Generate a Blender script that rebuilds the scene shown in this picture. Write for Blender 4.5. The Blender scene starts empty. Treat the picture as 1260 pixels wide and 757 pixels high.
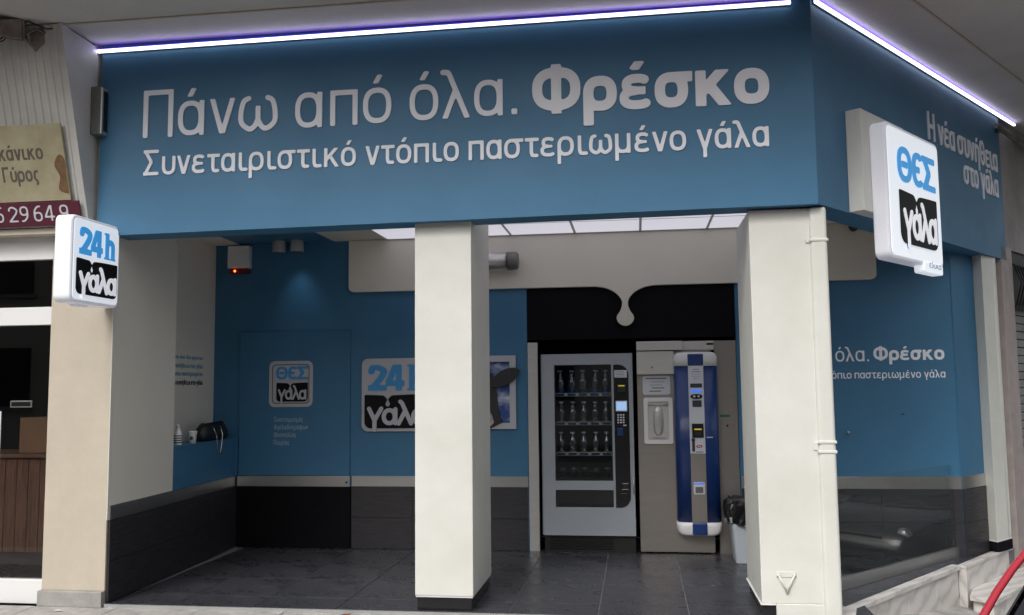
import bpy, bmesh, math, random
import numpy as np
from mathutils import Vector, Matrix
random.seed(7)
PI = math.pi
scene = bpy.context.scene
col = scene.collection

# ------------------------------------------------------------------ camera
F = 1098.6077
yaw, pitch, roll = math.radians(7.9221), math.radians(5.1344), math.radians(.6042)
cam_d = bpy.data.cameras.new('camera')
cam_d.sensor_width = 36; cam_d.lens = 36*F/1260; cam_d.clip_start = .05; cam_d.clip_end = 2000
cam = bpy.data.objects.new('camera', cam_d); col.objects.link(cam); scene.camera = cam
fw = Vector((-math.sin(yaw)*math.cos(pitch), math.cos(yaw)*math.cos(pitch), math.sin(pitch)))
rt = Vector((math.cos(yaw), math.sin(yaw), 0)); up = rt.cross(fw)
r2 = math.cos(roll)*rt-math.sin(roll)*up; u2 = math.sin(roll)*rt+math.cos(roll)*up
cam.matrix_world = Matrix(((r2.x, u2.x, -fw.x, 3.1544), (r2.y, u2.y, -fw.y, -5.8552), (r2.z, u2.z, -fw.z, 1.45), (0, 0, 0, 1)))

# ------------------------------------------------------------------ world, sun
SUN_EL, SUN_AZ = 48, 200      # degrees; azimuth measured clockwise from +Y
world = bpy.data.worlds.new('World'); scene.world = world; world.use_nodes = True
wn = world.node_tree; bg = wn.nodes['Background']
sky = wn.nodes.new('ShaderNodeTexSky'); sky.sky_type = 'NISHITA'; sky.sun_disc = False
sky.sun_elevation = math.radians(SUN_EL); sky.sun_rotation = math.radians(SUN_AZ)
sky.air_density = 1.5; sky.dust_density = 6
hs = wn.nodes.new('ShaderNodeHueSaturation'); hs.inputs['Saturation'].default_value = .28
wn.links.new(sky.outputs[0], hs.inputs['Color']); wn.links.new(hs.outputs[0], bg.inputs['Color'])
bg.inputs['Strength'].default_value = .10
sd = bpy.data.lights.new('sun', 'SUN'); sd.energy = .8; sd.angle = math.radians(25); sd.color = (1, .985, .96)
sun = bpy.data.objects.new('sun', sd); col.objects.link(sun)
az, el = math.radians(SUN_AZ), math.radians(SUN_EL)
sdir = Vector((math.sin(az)*math.cos(el), math.cos(az)*math.cos(el), math.sin(el)))
sun.rotation_euler = sdir.to_track_quat('Z', 'Y').to_euler(); sun.location = (0, -10, 12)
scene.view_settings.view_transform = 'Standard'; scene.view_settings.look = 'None'
scene.view_settings.exposure = .76; scene.view_settings.gamma = 1

# ------------------------------------------------------------------ materials
def srgb(r, g, b):
    f = lambda c: (c/255/12.92) if c/255 <= .04045 else ((c/255+.055)/1.055)**2.4
    return (f(r), f(g), f(b), 1)
def mat(name, c, rough=.6, metal=0, spec=.5, var=0, vscale=6, bump=0, bscale=60, stretch=(1, 1, 1), emit=None, es=0, c2=None, coat=0, rvar=0):
    m = bpy.data.materials.new(name); m.use_nodes = True; nt = m.node_tree; b = nt.nodes['Principled BSDF']
    c = c if len(c) == 4 else (*c, 1)
    b.inputs['Base Color'].default_value = c; b.inputs['Roughness'].default_value = rough; b.inputs['Metallic'].default_value = metal
    b.inputs['Specular IOR Level'].default_value = spec; b.inputs['Coat Weight'].default_value = coat
    if var or bump or rvar:
        tc = nt.nodes.new('ShaderNodeTexCoord'); mp = nt.nodes.new('ShaderNodeMapping'); mp.inputs['Scale'].default_value = stretch
        nt.links.new(tc.outputs['Object'], mp.inputs[0])
    if var or rvar:
        n = nt.nodes.new('ShaderNodeTexNoise'); n.inputs['Scale'].default_value = vscale; n.inputs['Detail'].default_value = 6; n.inputs['Roughness'].default_value = .65
        nt.links.new(mp.outputs[0], n.inputs['Vector'])
        r = nt.nodes.new('ShaderNodeMapRange'); r.inputs[1].default_value = .3; r.inputs[2].default_value = .7
        nt.links.new(n.outputs[0], r.inputs[0])
    if var:
        mx = nt.nodes.new('ShaderNodeMix'); mx.data_type = 'RGBA'
        d = c2 if c2 else tuple(x*(1-var) for x in c[:3])+(1,)
        mx.inputs[6].default_value = tuple(min(1, x*(1+var*.5)) for x in c[:3])+(1,) if not c2 else c; mx.inputs[7].default_value = d
        nt.links.new(r.outputs[0], mx.inputs[0]); nt.links.new(mx.outputs[2], b.inputs['Base Color'])
    if rvar:
        rr = nt.nodes.new('ShaderNodeMapRange'); rr.inputs[3].default_value = max(.02, rough-rvar); rr.inputs[4].default_value = rough+rvar
        nt.links.new(r.outputs[0], rr.inputs[0]); nt.links.new(rr.outputs[0], b.inputs['Roughness'])
    if bump:
        n2 = nt.nodes.new('ShaderNodeTexNoise'); n2.inputs['Scale'].default_value = bscale; n2.inputs['Detail'].default_value = 4
        nt.links.new(mp.outputs[0], n2.inputs['Vector'])
        bp = nt.nodes.new('ShaderNodeBump'); bp.inputs['Strength'].default_value = bump; bp.inputs['Distance'].default_value = .01
        nt.links.new(n2.outputs[0], bp.inputs['Height']); nt.links.new(bp.outputs[0], b.inputs['Normal'])
    if emit:
        b.inputs['Emission Color'].default_value = (*emit[:3], 1); b.inputs['Emission Strength'].default_value = es
    return m
M = {}
M['blue'] = mat('blue_panel', (.044, .165, .30), .5, var=.10, vscale=1.3, bump=.05, bscale=25, rvar=.06)
M['letter'] = mat('letter_white', (.85, .87, .93), .5)
M['column'] = mat('white_paint', (.71, .72, .68), .55, var=.1, c2=(.61, .615, .56, 1), vscale=1.6, bump=.12, bscale=14, rvar=.08)
M['plaster'] = mat('interior_plaster', (.75, .735, .65), .7, var=.06, vscale=1.2, bump=.06, bscale=30)
M['beige'] = mat('beige_wall_paint', (.52, .46, .375), .75, var=.10, vscale=2.2, bump=.2, bscale=22)
M['soffit'] = mat('soffit_plaster', (.58, .57, .54), .85, var=.12, vscale=1.1, bump=.25, bscale=40)
M['band'] = mat('cream_gypsum', (.69, .66, .58), .7, var=.04, vscale=1.4)
M['dado'] = mat('dark_stone_tile', (.032, .030, .035), .42, var=.5, vscale=5, stretch=(1, 1, 14), bump=.25, bscale=20, rvar=.1)
M['grout'] = mat('grey_grout', (.15, .15, .16), .9)
M['dgrout'] = mat('dark_grout', (.03, .03, .03), .9)
M['floor'] = mat('slate_floor_tile', (.028, .028, .034), .32, var=.55, vscale=2.6, bump=.22, bscale=9, rvar=.14, c2=(.050, .050, .058, 1))
M['steel'] = mat('brushed_steel', (.60, .59, .57), .42, metal=.55, var=.05, vscale=3, stretch=(1, 1, 20), rvar=.06)
M['steel_h'] = mat('brushed_steel_band', (.58, .57, .56), .36, metal=1, var=.05, vscale=3, rvar=.05)
M['cabinet'] = mat('dispenser_steel', (.36, .335, .31), .38, metal=.75, var=.05, vscale=2, stretch=(1, 1, 10), rvar=.06)
M['black'] = mat('matte_black', (.004, .004, .006), .6, spec=.12, var=.3, vscale=3)
M['gloss'] = mat('gloss_black_plastic', (.009, .009, .011), .25)
M['vgrey'] = mat('vending_grey_paint', (.33, .365, .405), .4, var=.06, vscale=3, bump=.03)
M['vside'] = mat('vending_side_paint', (.27, .31, .36), .45, var=.06, vscale=3)
M['vliner'] = mat('vending_inner_liner', (.16, .19, .19), .6)
M['olive'] = mat('olive_print', (.20, .19, .06), .5)
M['alu'] = mat('pale_metal', (.55, .56, .56), .35, metal=.7)
M['white'] = mat('white_plastic', (.76, .76, .76), .38, rvar=.05, vscale=5)
M['plateprint'] = mat('plate_print_white', (.50, .50, .54), .5)
M['label'] = mat('paper_label', (.62, .64, .70), .6)
M['ink'] = mat('dark_ink', (.03, .035, .06), .6)
M['navy'] = mat('blue_enamel', (.008, .038, .17), .34, coat=.15, var=.08, vscale=4)
M['logo_blue'] = mat('logo_blue', (.05, .30, .62), .45)
M['logo_dark'] = mat('logo_black', (.006, .006, .008), .5, spec=.15)
M['logo_lit'] = mat('logo_blue_backlit', (.05, .30, .62), .45, emit=(.05, .32, .72), es=.30)
M['print_grey'] = mat('print_pale_grey', (.30, .37, .46), .6)
M['print_blue'] = mat('print_faded_blue', (.22, .36, .50), .6)
M['marble'] = mat('marble', (.62, .59, .56), .38, bump=.05)
def veins(m):
    nt = m.node_tree; b = nt.nodes['Principled BSDF']; tc = nt.nodes.new('ShaderNodeTexCoord'); mp = nt.nodes.new('ShaderNodeMapping')
    mp.inputs['Rotation'].default_value = (.3, .65, .9); nt.links.new(tc.outputs['Object'], mp.inputs[0])
    w = nt.nodes.new('ShaderNodeTexWave'); w.inputs['Scale'].default_value = 3.2; w.inputs['Distortion'].default_value = 4.5; w.inputs['Detail'].default_value = 5; w.inputs['Detail Scale'].default_value = 1.6
    cr = nt.nodes.new('ShaderNodeValToRGB'); e = cr.color_ramp.elements; e[0].position = 0; e[0].color = (.48, .465, .455, 1); e[1].position = .35; e[1].color = (.60, .575, .55, 1)
    k = e.new(.9); k.color = (.66, .63, .60, 1); nt.links.new(mp.outputs[0], w.inputs['Vector']); nt.links.new(w.outputs[0], cr.inputs[0]); nt.links.new(cr.outputs[0], b.inputs['Base Color'])
veins(M['marble'])
M['pave'] = mat('pavement_stone', (.37, .355, .34), .85, var=.4, vscale=5, bump=.5, bscale=45)
M['asphalt'] = mat('asphalt', (.05, .05, .05), .9, var=.3, vscale=30, bump=.5, bscale=200)
M['kerb'] = mat('kerb_stone', (.34, .33, .31), .85, var=.25, vscale=6, bump=.3)
M['ribbed'] = mat('ribbed_sheet', (.58, .57, .54), .6, var=.16, vscale=2.5, bump=.08)
M['parch'] = mat('parchment_print', (.46, .42, .29), .65, var=.35, vscale=3.5, c2=(.33, .28, .17, 1))
M['maroon'] = mat('maroon_print', (.10, .014, .03), .55, var=.15)
M['brownink'] = mat('brown_print', (.12, .10, .08), .6)
M['scorch'] = mat('scorched_paper_print', (.20, .11, .05), .65, var=.4, vscale=9)
M['wood'] = mat('counter_wood', (.20, .115, .075), .5, var=.45, vscale=7, stretch=(8, 8, .6), bump=.1)
M['card'] = mat('cardboard', (.30, .19, .11), .8, var=.15)
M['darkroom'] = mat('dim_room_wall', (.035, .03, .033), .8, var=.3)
M['bin'] = mat('pale_bin_plastic', (.42, .47, .52), .4, var=.05)
M['liner'] = mat('black_liner', (.010, .010, .011), .22, bump=.4, bscale=30)
M['leather'] = mat('black_leather', (.012, .012, .013), .38, bump=.3, bscale=90)
M['chain'] = mat('chain_metal', (.6, .56, .48), .25, metal=1)
M['rust'] = mat('aged_lamp_housing', (.25, .20, .18), .6, metal=.2, var=.5, vscale=9, bump=.2)
M['bronze'] = mat('grey_lamp_housing', (.16, .16, .15), .5, metal=.3, var=.2)
M['lampgrey'] = mat('light_lamp_housing', (.38, .38, .40), .45)
M['cable'] = mat('cable', (.03, .03, .03), .6)
M['pink'] = mat('pinkish_stone', (.42, .37, .35), .75, var=.3, vscale=7, bump=.25, c2=(.32, .28, .27, 1))
M['greywall'] = mat('far_grey_wall', (.33, .31, .30), .85, var=.25, vscale=2, bump=.2)
M['palewall'] = mat('pale_render', (.55, .53, .48), .85, var=.15, vscale=.6)
M['shutter'] = mat('shutter_metal', (.30, .30, .31), .45, metal=.4, var=.2)
M['red'] = mat('red_car_paint', (.36, .006, .020), .22, coat=1)
M['dcar'] = mat('dark_car_paint', (.02, .022, .026), .22, coat=1)
M['tyre'] = mat('tyre_rubber', (.015, .015, .015), .8)
M['carglass'] = mat('car_glass', (.008, .010, .012), .04, spec=.7)
M['trim'] = mat('black_trim', (.012, .012, .012), .5)
M['lens'] = mat('headlight_lens', (.5, .5, .5), .08, metal=.6)
M['plate'] = mat('plate_white', (.65, .65, .65), .4)
M['leaf'] = mat('dry_leaf', (.16, .06, .03), .8)
M['green'] = mat('green_print', (.02, .16, .06), .5)
M['yellow'] = mat('yellow_print', (.65, .50, .05), .5)
M['redprint'] = mat('red_print', (.5, .03, .03), .5)
M['cow'] = mat('cow_black_print', (.028, .026, .030), .5, var=.3, vscale=5)
M['cowwhite'] = mat('cow_white_print', (.42, .39, .36), .6, var=.4, vscale=12)
M['led'] = mat('led_strip', (.9, .9, 1), .5, emit=(.26, .14, 1.0), es=2.0)  # violet halo above the lit tube, put in as emission
M['ledcore'] = mat('led_core', (.9, .9, 1), .5, emit=(.85, .86, 1.0), es=3.4)
M['panel'] = mat('light_panel', (.6, .6, .62), .5, emit=(.86, .84, .95), es=.36)
M['siren_led'] = mat('siren_led', (.5, .02, .01), .4, emit=(1, .10, .02), es=5)
M['siren_red'] = mat('siren_red_lens', (.16, .01, .01), .3)
M['display'] = mat('lcd_screen', (.1, .2, .4), .3, emit=(.32, .48, .72), es=.55)
M['display2'] = mat('small_blue_screen', (.02, .08, .4), .3, emit=(.08, .22, .85), es=.45)
M['coin'] = mat('coin_slot_lit', (.3, .25, .02), .4, emit=(.8, .65, .05), es=.25)
M['signface'] = mat('lightbox_face', (.80, .82, .84), .3, emit=(.85, .92, 1.0), es=.32)
M['white_lit'] = mat('lightbox_white_print', (.80, .80, .82), .35, emit=(.9, .92, 1.0), es=.26)
M['signbody'] = mat('lightbox_body', (.78, .79, .83), .35, emit=(.80, .84, 1.0), es=.10)
M['litter'] = mat('litter_print', (.55, .52, .48), .7)

def glass(name, tint=(.9, .95, .95), rough=.0, mixf=.0, ior=1.5):
    m = bpy.data.materials.new(name); m.use_nodes = True; nt = m.node_tree; nt.nodes.clear()
    o = nt.nodes.new('ShaderNodeOutputMaterial'); t = nt.nodes.new('ShaderNodeBsdfTransparent'); t.inputs[0].default_value = (*tint, 1)
    g = nt.nodes.new('ShaderNodeBsdfGlossy'); g.inputs['Roughness'].default_value = rough; g.inputs[0].default_value = (1, 1, 1, 1)
    f = nt.nodes.new('ShaderNodeFresnel'); f.inputs[0].default_value = ior
    add = nt.nodes.new('ShaderNodeMath'); add.operation = 'ADD'; add.inputs[1].default_value = mixf; add.use_clamp = True
    nt.links.new(f.outputs[0], add.inputs[0])
    ge = nt.nodes.new('ShaderNodeNewGeometry'); inv = nt.nodes.new('ShaderNodeMath'); inv.operation = 'SUBTRACT'; inv.inputs[0].default_value = 1
    nt.links.new(ge.outputs['Backfacing'], inv.inputs[1]); mul = nt.nodes.new('ShaderNodeMath'); mul.operation = 'MULTIPLY'
    nt.links.new(add.outputs[0], mul.inputs[0]); nt.links.new(inv.outputs[0], mul.inputs[1])
    x = nt.nodes.new('ShaderNodeMixShader'); nt.links.new(mul.outputs[0], x.inputs[0]); nt.links.new(t.outputs[0], x.inputs[1]); nt.links.new(g.outputs[0], x.inputs[2])
    nt.links.new(x.outputs[0], o.inputs[0]); return m
M['glass'] = glass('clear_glass', (.93, .97, .96), mixf=.03)
M['glass_nb'] = glass('shop_window_glass', (.78, .76, .76), mixf=.01)
M['vglass'] = glass('vending_glass', (.8, .84, .86), mixf=.015)
M['bottle'] = glass('bottle_glass', (.76, .82, .84), rough=.12, mixf=.17)

def sky_print():
    m = bpy.data.materials.new('sky_print'); m.use_nodes = True; nt = m.node_tree; b = nt.nodes['Principled BSDF']; b.inputs['Roughness'].default_value = .5
    tc = nt.nodes.new('ShaderNodeTexCoord'); mp = nt.nodes.new('ShaderNodeMapping'); mp.inputs['Scale'].default_value = (1, 1, 1.7)
    n = nt.nodes.new('ShaderNodeTexNoise'); n.inputs['Scale'].default_value = 5.5; n.inputs['Detail'].default_value = 5
    cr = nt.nodes.new('ShaderNodeValToRGB'); cr.color_ramp.elements[0].position = .46; cr.color_ramp.elements[0].color = (.02, .07, .26, 1)
    cr.color_ramp.elements[1].position = .68; cr.color_ramp.elements[1].color = (.55, .62, .75, 1)
    nt.links.new(tc.outputs['Object'], mp.inputs[0]); nt.links.new(mp.outputs[0], n.inputs['Vector']); nt.links.new(n.outputs[0], cr.inputs[0]); nt.links.new(cr.outputs[0], b.inputs['Base Color'])
    return m
M['sky_print'] = sky_print()

# ------------------------------------------------------------------ object helpers
def new(name, me, parent=None, loc=None, rz=None):
    o = bpy.data.objects.new(name, me); col.objects.link(o)
    if parent: o.parent = parent
    if loc is not None: o.location = loc
    if rz is not None: o.rotation_euler = (0, 0, rz)
    return o
def thing(name, label, cat, loc=(0, 0, 0), rz=0, group=None):
    o = new(name, None, loc=loc, rz=rz); o.empty_display_size = .1
    o['label'] = label; o['category'] = cat
    if group: o['group'] = group
    return o
def tag(o, label, cat, group=None):
    o['label'] = label; o['category'] = cat
    if group: o['group'] = group
    return o
def struct(o): o['kind'] = 'structure'; return o

class MB:
    """collects shapes, then links them as ONE mesh object"""
    def __init__(s): s.v = []; s.f = []; s.sm = []
    def add(s, vs, fs, smooth=False):
        k = len(s.v); s.v += [tuple(p) for p in vs]; s.f += [tuple(i+k for i in f) for f in fs]; s.sm += [smooth]*len(fs); return s
    def box(s, x0, x1, y0, y1, z0, z1):
        return s.add([(x0, y0, z0), (x1, y0, z0), (x1, y1, z0), (x0, y1, z0), (x0, y0, z1), (x1, y0, z1), (x1, y1, z1), (x0, y1, z1)],
                     [(0, 3, 2, 1), (4, 5, 6, 7), (0, 1, 5, 4), (1, 2, 6, 5), (2, 3, 7, 6), (3, 0, 4, 7)])
    def prism(s, poly, z0, z1):            # plan polygon (ccw), z0/z1 numbers or per-corner lists
        n = len(poly); a = z0 if isinstance(z0, (list, tuple)) else [z0]*n; b = z1 if isinstance(z1, (list, tuple)) else [z1]*n
        return s.add([(p[0], p[1], a[i]) for i, p in enumerate(poly)]+[(p[0], p[1], b[i]) for i, p in enumerate(poly)],
                     [tuple(range(n))[::-1], tuple(range(n, 2*n))]+[(i, (i+1) % n, n+(i+1) % n, n+i) for i in range(n)])
    def elev(s, poly, y0, y1, smooth=False):             # polygon in x,z (ccw seen from the front, -y), front at y0
        n = len(poly)
        s.add([(p[0], y0, p[1]) for p in poly]+[(p[0], y1, p[1]) for p in poly], [tuple(range(n)), tuple(range(n, 2*n))[::-1]])
        k = len(s.v)-2*n
        for i in range(n):
            j = (i+1) % n; s.f.append((k+j, k+i, k+n+i, k+n+j)); s.sm.append(smooth)
        return s
    def tube(s, pts, r, n=8, caps=True):
        pts = [Vector(p) for p in pts]; rings = []; N = None
        rs = r if isinstance(r, (list, tuple)) else [r]*len(pts)
        for i, p in enumerate(pts):
            t = (pts[min(i+1, len(pts)-1)]-pts[max(i-1, 0)]).normalized()
            if N is None: N = t.orthogonal().normalized()
            else: N = (N-t*N.dot(t)).normalized()
            B = t.cross(N); rings.append([p+rs[i]*(math.cos(2*PI*k/n)*N+math.sin(2*PI*k/n)*B) for k in range(n)])
        vs = [q for R in rings for q in R]; fs = []
        for i in range(len(pts)-1):
            for k in range(n): a = i*n+k; b = i*n+(k+1) % n; fs.append((a, b, b+n, a+n))
        s.add(vs, fs, True)
        if caps:
            k0 = len(s.v)-len(vs); s.f += [tuple(k0+i for i in range(n))[::-1], tuple(k0+len(vs)-n+i for i in range(n))]; s.sm += [False]*2
        return s
    def lathe(s, prof, c=(0, 0, 0), n=16, smooth=True):
        vs = []; fs = []
        for r, z in prof:
            for k in range(n): vs.append((c[0]+r*math.cos(2*PI*k/n), c[1]+r*math.sin(2*PI*k/n), c[2]+z))
        for i in range(len(prof)-1):
            for k in range(n): a = i*n+k; b = i*n+(k+1) % n; fs.append((a, b, b+n, a+n))
        m = len(prof)-1
        fs.append(tuple(range(n))[::-1]); fs.append(tuple(range(m*n, m*n+n)))
        return s.add(vs, fs, smooth)
    def mesh(s, name, m, bev=0, seg=2):
        me = bpy.data.meshes.new(name); me.from_pydata(s.v, [], s.f)
        for i, p in enumerate(me.polygons): p.use_smooth = s.sm[i]
        if bev:
            bm = bmesh.new(); bm.from_mesh(me); bmesh.ops.remove_doubles(bm, verts=bm.verts, dist=1e-6)
            ed = [e for e in bm.edges if len(e.link_faces) == 2 and e.calc_face_angle(0) > .6]
            bmesh.ops.bevel(bm, geom=ed, offset=bev, segments=seg, affect='EDGES', profile=.6); bm.to_mesh(me); bm.free()
        me.materials.append(M[m] if isinstance(m, str) else m); me.update(); return me
    def build(s, name, m, parent=None, bev=0, seg=2, **k): return new(name, s.mesh(name, m, bev, seg), parent, **k)

def box(name, m, x0, x1, y0, y1, z0, z1, parent=None, bev=0, seg=2):
    return MB().box(x0, x1, y0, y1, z0, z1).build(name, m, parent, bev, seg)
def rrect(x0, x1, z0, z1, r, n=6):
    if isinstance(r, (int, float)): r = [r]*4        # bl, br, tr, tl
    out = []
    for (cx, cz, a, q) in ((x0, z0, PI, r[0]), (x1, z0, 1.5*PI, r[1]), (x1, z1, 0, r[2]), (x0, z1, .5*PI, r[3])):
        sx = 1 if cx == x0 else -1; sz = 1 if cz == z0 else -1
        if q <= 0: out.append((cx, cz)); continue
        for k in range(n+1):
            t = a+k/n*PI/2; out.append((cx+sx*q+q*math.cos(t), cz+sz*q+q*math.sin(t)))
    return out

# ------------------------------------------------------------------ lettering engine (strokes -> outlines -> solid letters)
def se(cx, cy, rx, ry, a0=0, a1=360, n=28, e=2.5):
    o = []
    for k in range(n+1):
        t = math.radians(a0+(a1-a0)*k/n); c, s_ = math.cos(t), math.sin(t)
        o.append((cx+rx*math.copysign(abs(c)**(2/e), c), cy+ry*math.copysign(abs(s_)**(2/e), s_)))
    return o
def spl(pts, n=7):
    P = [pts[0]]+list(pts)+[pts[-1]]; o = []
    for i in range(1, len(P)-2):
        p0, p1, p2, p3 = P[i-1:i+3]
        for k in range(n):
            t = k/n; o.append(tuple(.5*((2*p1[j])+(-p0[j]+p2[j])*t+(2*p0[j]-5*p1[j]+4*p2[j]-p3[j])*t*t+(-p0[j]+3*p1[j]-3*p2[j]+p3[j])*t**3) for j in (0, 1)))
    o.append(P[-1]); return o
ACC = {'ά': 'α', 'ό': 'ο', 'έ': 'ε', 'ύ': 'υ', 'ή': 'η', 'ί': 'ι'}
def glyph(ch, t, bold=False):
    """x-height 1; returns (strokes, width). stroke = (points, thickness, clip or None)"""
    h = t/2; k = 1.14 if bold else 1; CH = 1.38; S = []; c01 = (-9, 9, 0, 1); cap = (-9, 9, 0, CH)
    L = lambda p, cl=None, w=t: S.append((p, w, cl))
    base = ACC.get(ch, ch)
    if base == 'ο': w = .80*k+(.02 if bold else 0); L(se(w/2, .5, w/2-h, .5-h))
    elif base == 'α': w = .78*k; L(se(w/2-.01, .5, w/2-h-.01, .5-h)); L([(w-h, 0), (w-h, 1)])
    elif base == 'ν': w = .78*k; L([(h*.9, 1.08), (w/2, -.03)], c01); L([(w-h*.9, 1.08), (w/2, -.03)], c01)
    elif base == 'ω':
        w = 1.14*k; L(spl([(.27*w, 1-h*.7), (.13*w, .86), (h, .55), (h+.02, .25), (.27*w, h), (.41*w, .14), (w/2, .34)])); L(spl([(.73*w, 1-h*.7), (.87*w, .86), (w-h, .55), (w-h-.02, .25), (.73*w, h), (.59*w, .14), (w/2, .34)])); L([(w/2, .2), (w/2, .72)])
    elif base == 'π': w = .78*k; L([(h, 0), (h, 1)]); L([(w-h, 0), (w-h, 1)]); L([(0, 1-h), (w, 1-h)])
    elif base == 'λ':
        w = .80*k; L([(w-h*.95, -.08), (.30*w, 1.15)], (-9, 9, 0, 9)); L(spl([(.30*w+.01, 1.13), (.22*w, 1.27), (.02*w, 1.36-h)])); L([(h*.95, -.06), (.47*w, .76)], (-9, 9, 0, .8))
    elif base == '.': w = t*1.1; L([(w/2, 0), (w/2, t*1.1)], None, t*1.1)
    elif base == 'Φ': w = 1.36; L(se(w/2, CH*.5, w/2-h, CH*.5-h-.07)); L([(w/2, -.02), (w/2, CH+.02)])
    elif base == 'φ': w = 1.1*k; L(se(w/2, .5, w/2-h, .5-h)); L([(w/2, -.38), (w/2, 1.25)])
    elif base == 'ρ': w = .82*k; L(se(w/2, .5, w/2-h, .5-h)); L([(h, -.40), (h, .55)])
    elif base == 'ε':
        w = .78*k+(.03 if bold else 0); m_ = .525
        q = t*(.88 if bold else 1); h = q/2; L(se(w*.52, (1-h+m_)/2, .48*w-h-.03, (1-h-m_)/2, 34, 270, 18), None, q); L(se(w*.52, (m_+h)/2, .52*w-h, (m_-h)/2, 90, 322, 18), None, q); L([(.46*w, m_), (.78*w, m_)], None, t*.8)
    elif base == 'σ': w = .98+.05*bold; q = .80*k; L(se(q/2, .5, q/2-h, .5-h)); L([(q*.5, 1-h), (w, 1-h)])
    elif base == 'κ': w = .83+.16*bold; L([(h, 0), (h, 1)]); L([(h, .36), (w-h*1.3, 1.07)], (h, 9, 0, 1)); L([(.36*w, .60), (w-h*1.1, -.06)], (h, 9, 0, 1))
    elif base == 'Σ': w = .86; L([(0, CH-h), (w, CH-h)]); L([(0, h), (w, h)]); L([(h*.9, CH-.02), (.52*w, CH*.52)], (0, 9, 0, CH)); L([(.52*w, CH*.52), (h*.9, .02)], (0, 9, 0, CH)); L([(.49*w, CH*.56), (.49*w, CH*.48)])
    elif base == 'υ': w = .76*k; L([(h, 1)]+se(w/2, .45, w/2-h, .45-h, 180, 360, 16)+[(w-h, 1)])
    elif base == 'τ': w = .70*k; L([(0, 1-h), (w, 1-h)]); L([(w*.46, 1-h)]+spl([(w*.46, .28), (w*.52, .12), (w*.66, h), (w*.86, h)]))
    elif base == 'ι': w = .34+h; L([(h, 1)]+spl([(h, .28), (h+.05, .12), (h+.16, h), (w, h)]))
    elif base == 'μ': w = .82*k; L([(h, -.38), (h, 1)]); L([(h, .45)]+se(w/2-.03, .45, w/2-h-.03, .45-h, 180, 360, 16)[1:]+[(w-h-.06, 1)]); L([(w-h-.06, 0), (w-h-.06, 1)])
    elif base == 'γ': w = .80*k; L([(h*.9, 1.08), (w/2, .03)], (-9, 9, -1, 1)); L([(w-h*.9, 1.08), (w/2, .03)], (-9, 9, -1, 1)); L([(w/2, .14), (w/2, -.40)])
    elif base == 'η': w = .76*k; L([(h, 0), (h, 1)]); L([(h, .5)]+se(w/2, .55, w/2-h, .45-h, 180, 0, 16)[1:-1]+[(w-h, .5), (w-h, -.38)])
    elif base == 'θ': w = .78*k; L(se(w/2, .68, w/2-h, .68-h)); L([(h, .68), (w-h, .68)])
    elif base == 'δ': w = .80*k; L(se(w/2, .48, w/2-h, .48-h)); L(spl([(w*.55, .93-h), (w*.2, 1.12), (w*.42, 1.34), (w*.8, 1.30)]))
    elif base == 'ς': w = .70*k; L(se(w/2+.04, .5, w/2-h, .5-h, 60, 250, 18)+[(w*.62, 0), (w*.60, -.22), (w*.36, -.26)])
    elif base == 'Π': w = .90; L([(h, 0), (h, CH)]); L([(w-h, 0), (w-h, CH)]); L([(0, CH-h), (w, CH-h)])
    elif base == 'Γ': w = .74; L([(h, 0), (h, CH)]); L([(0, CH-h), (w, CH-h)])
    elif base == 'Η': w = .94; L([(h, 0), (h, CH)]); L([(w-h, 0), (w-h, CH)]); L([(h, CH/2), (w-h, CH/2)])
    elif base == 'Α': w = 1.0; L([(h*.8, -.05), (w/2, CH+.05)], cap); L([(w-h*.8, -.05), (w/2, CH+.05)], cap); L([(w*.22, .42), (w*.78, .42)])
    elif base == 'Θ': w = 1.06; L(se(w/2, CH/2, w/2-h, CH/2-h)); L([(w*.30, CH/2), (w*.70, CH/2)])
    elif base == 'Є': w = .88; L(se(w/2+.06, CH/2, w/2-h, CH/2-h, 50, 310, 24)); L([(h, CH/2), (w*.70, CH/2)])
    elif base == '2': w = .86; L(spl([(h, 1.0), (h+.06, 1.22), (w/2, CH-h), (w-h, 1.08), (w-h-.05, .80), (w*.5, .45), (h*1.1, .1)]), cap); L([(0, h), (w, h)])
    elif base == '4': w = .95; L([(w*.70, 0), (w*.70, CH)]); L([(w*.70-h, CH), (h*.9, .42)], (0, 9, .3, CH)); L([(0, .36+h*.2), (w, .36+h*.2)])
    elif base == '3': w = .78; L(spl([(h, 1.2), (w*.45, CH-h), (w-h-.03, 1.05), (w*.5, .74)])); L(spl([(w*.4, .74), (w-h, .55), (w-h, .25), (w*.45, h), (h*.8, .18)]))
    elif base == '6': w = .82; L(se(w/2, .42, w/2-h, .42-h)); L(spl([(h, .45), (h+.05, .95), (w*.5, 1.28), (w*.8, CH-h)]))
    elif base == '9': w = .82; L(se(w/2, CH-.42, w/2-h, .42-h)); L(spl([(w-h, CH-.45), (w-h-.05, .45), (w*.5, .12), (w*.2, h)]))
    elif base == 'h':  # slab serif
        w = 1.0; L([(.25, 0), (.25, CH)]); L([(.25, .62)]+se(.52, .62, .25, .30, 180, 0, 14)[1:-1]+[(.77, .55), (.77, 0)])
        L([(0, h*.35), (.5, h*.35)], None, h*.7); L([(.56, h*.35), (w, h*.35)], None, h*.7); L([(0, CH-h*.35), (.25, CH-h*.35)], None, h*.7)
    else: w = .45
    if ch in ACC: L([(w*.42, 1.10), (w*.60+t*.15, 1.40)], (-9, 9, 1.12, 1.36), t*(.95 if not bold else .85))
    return S, w
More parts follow.
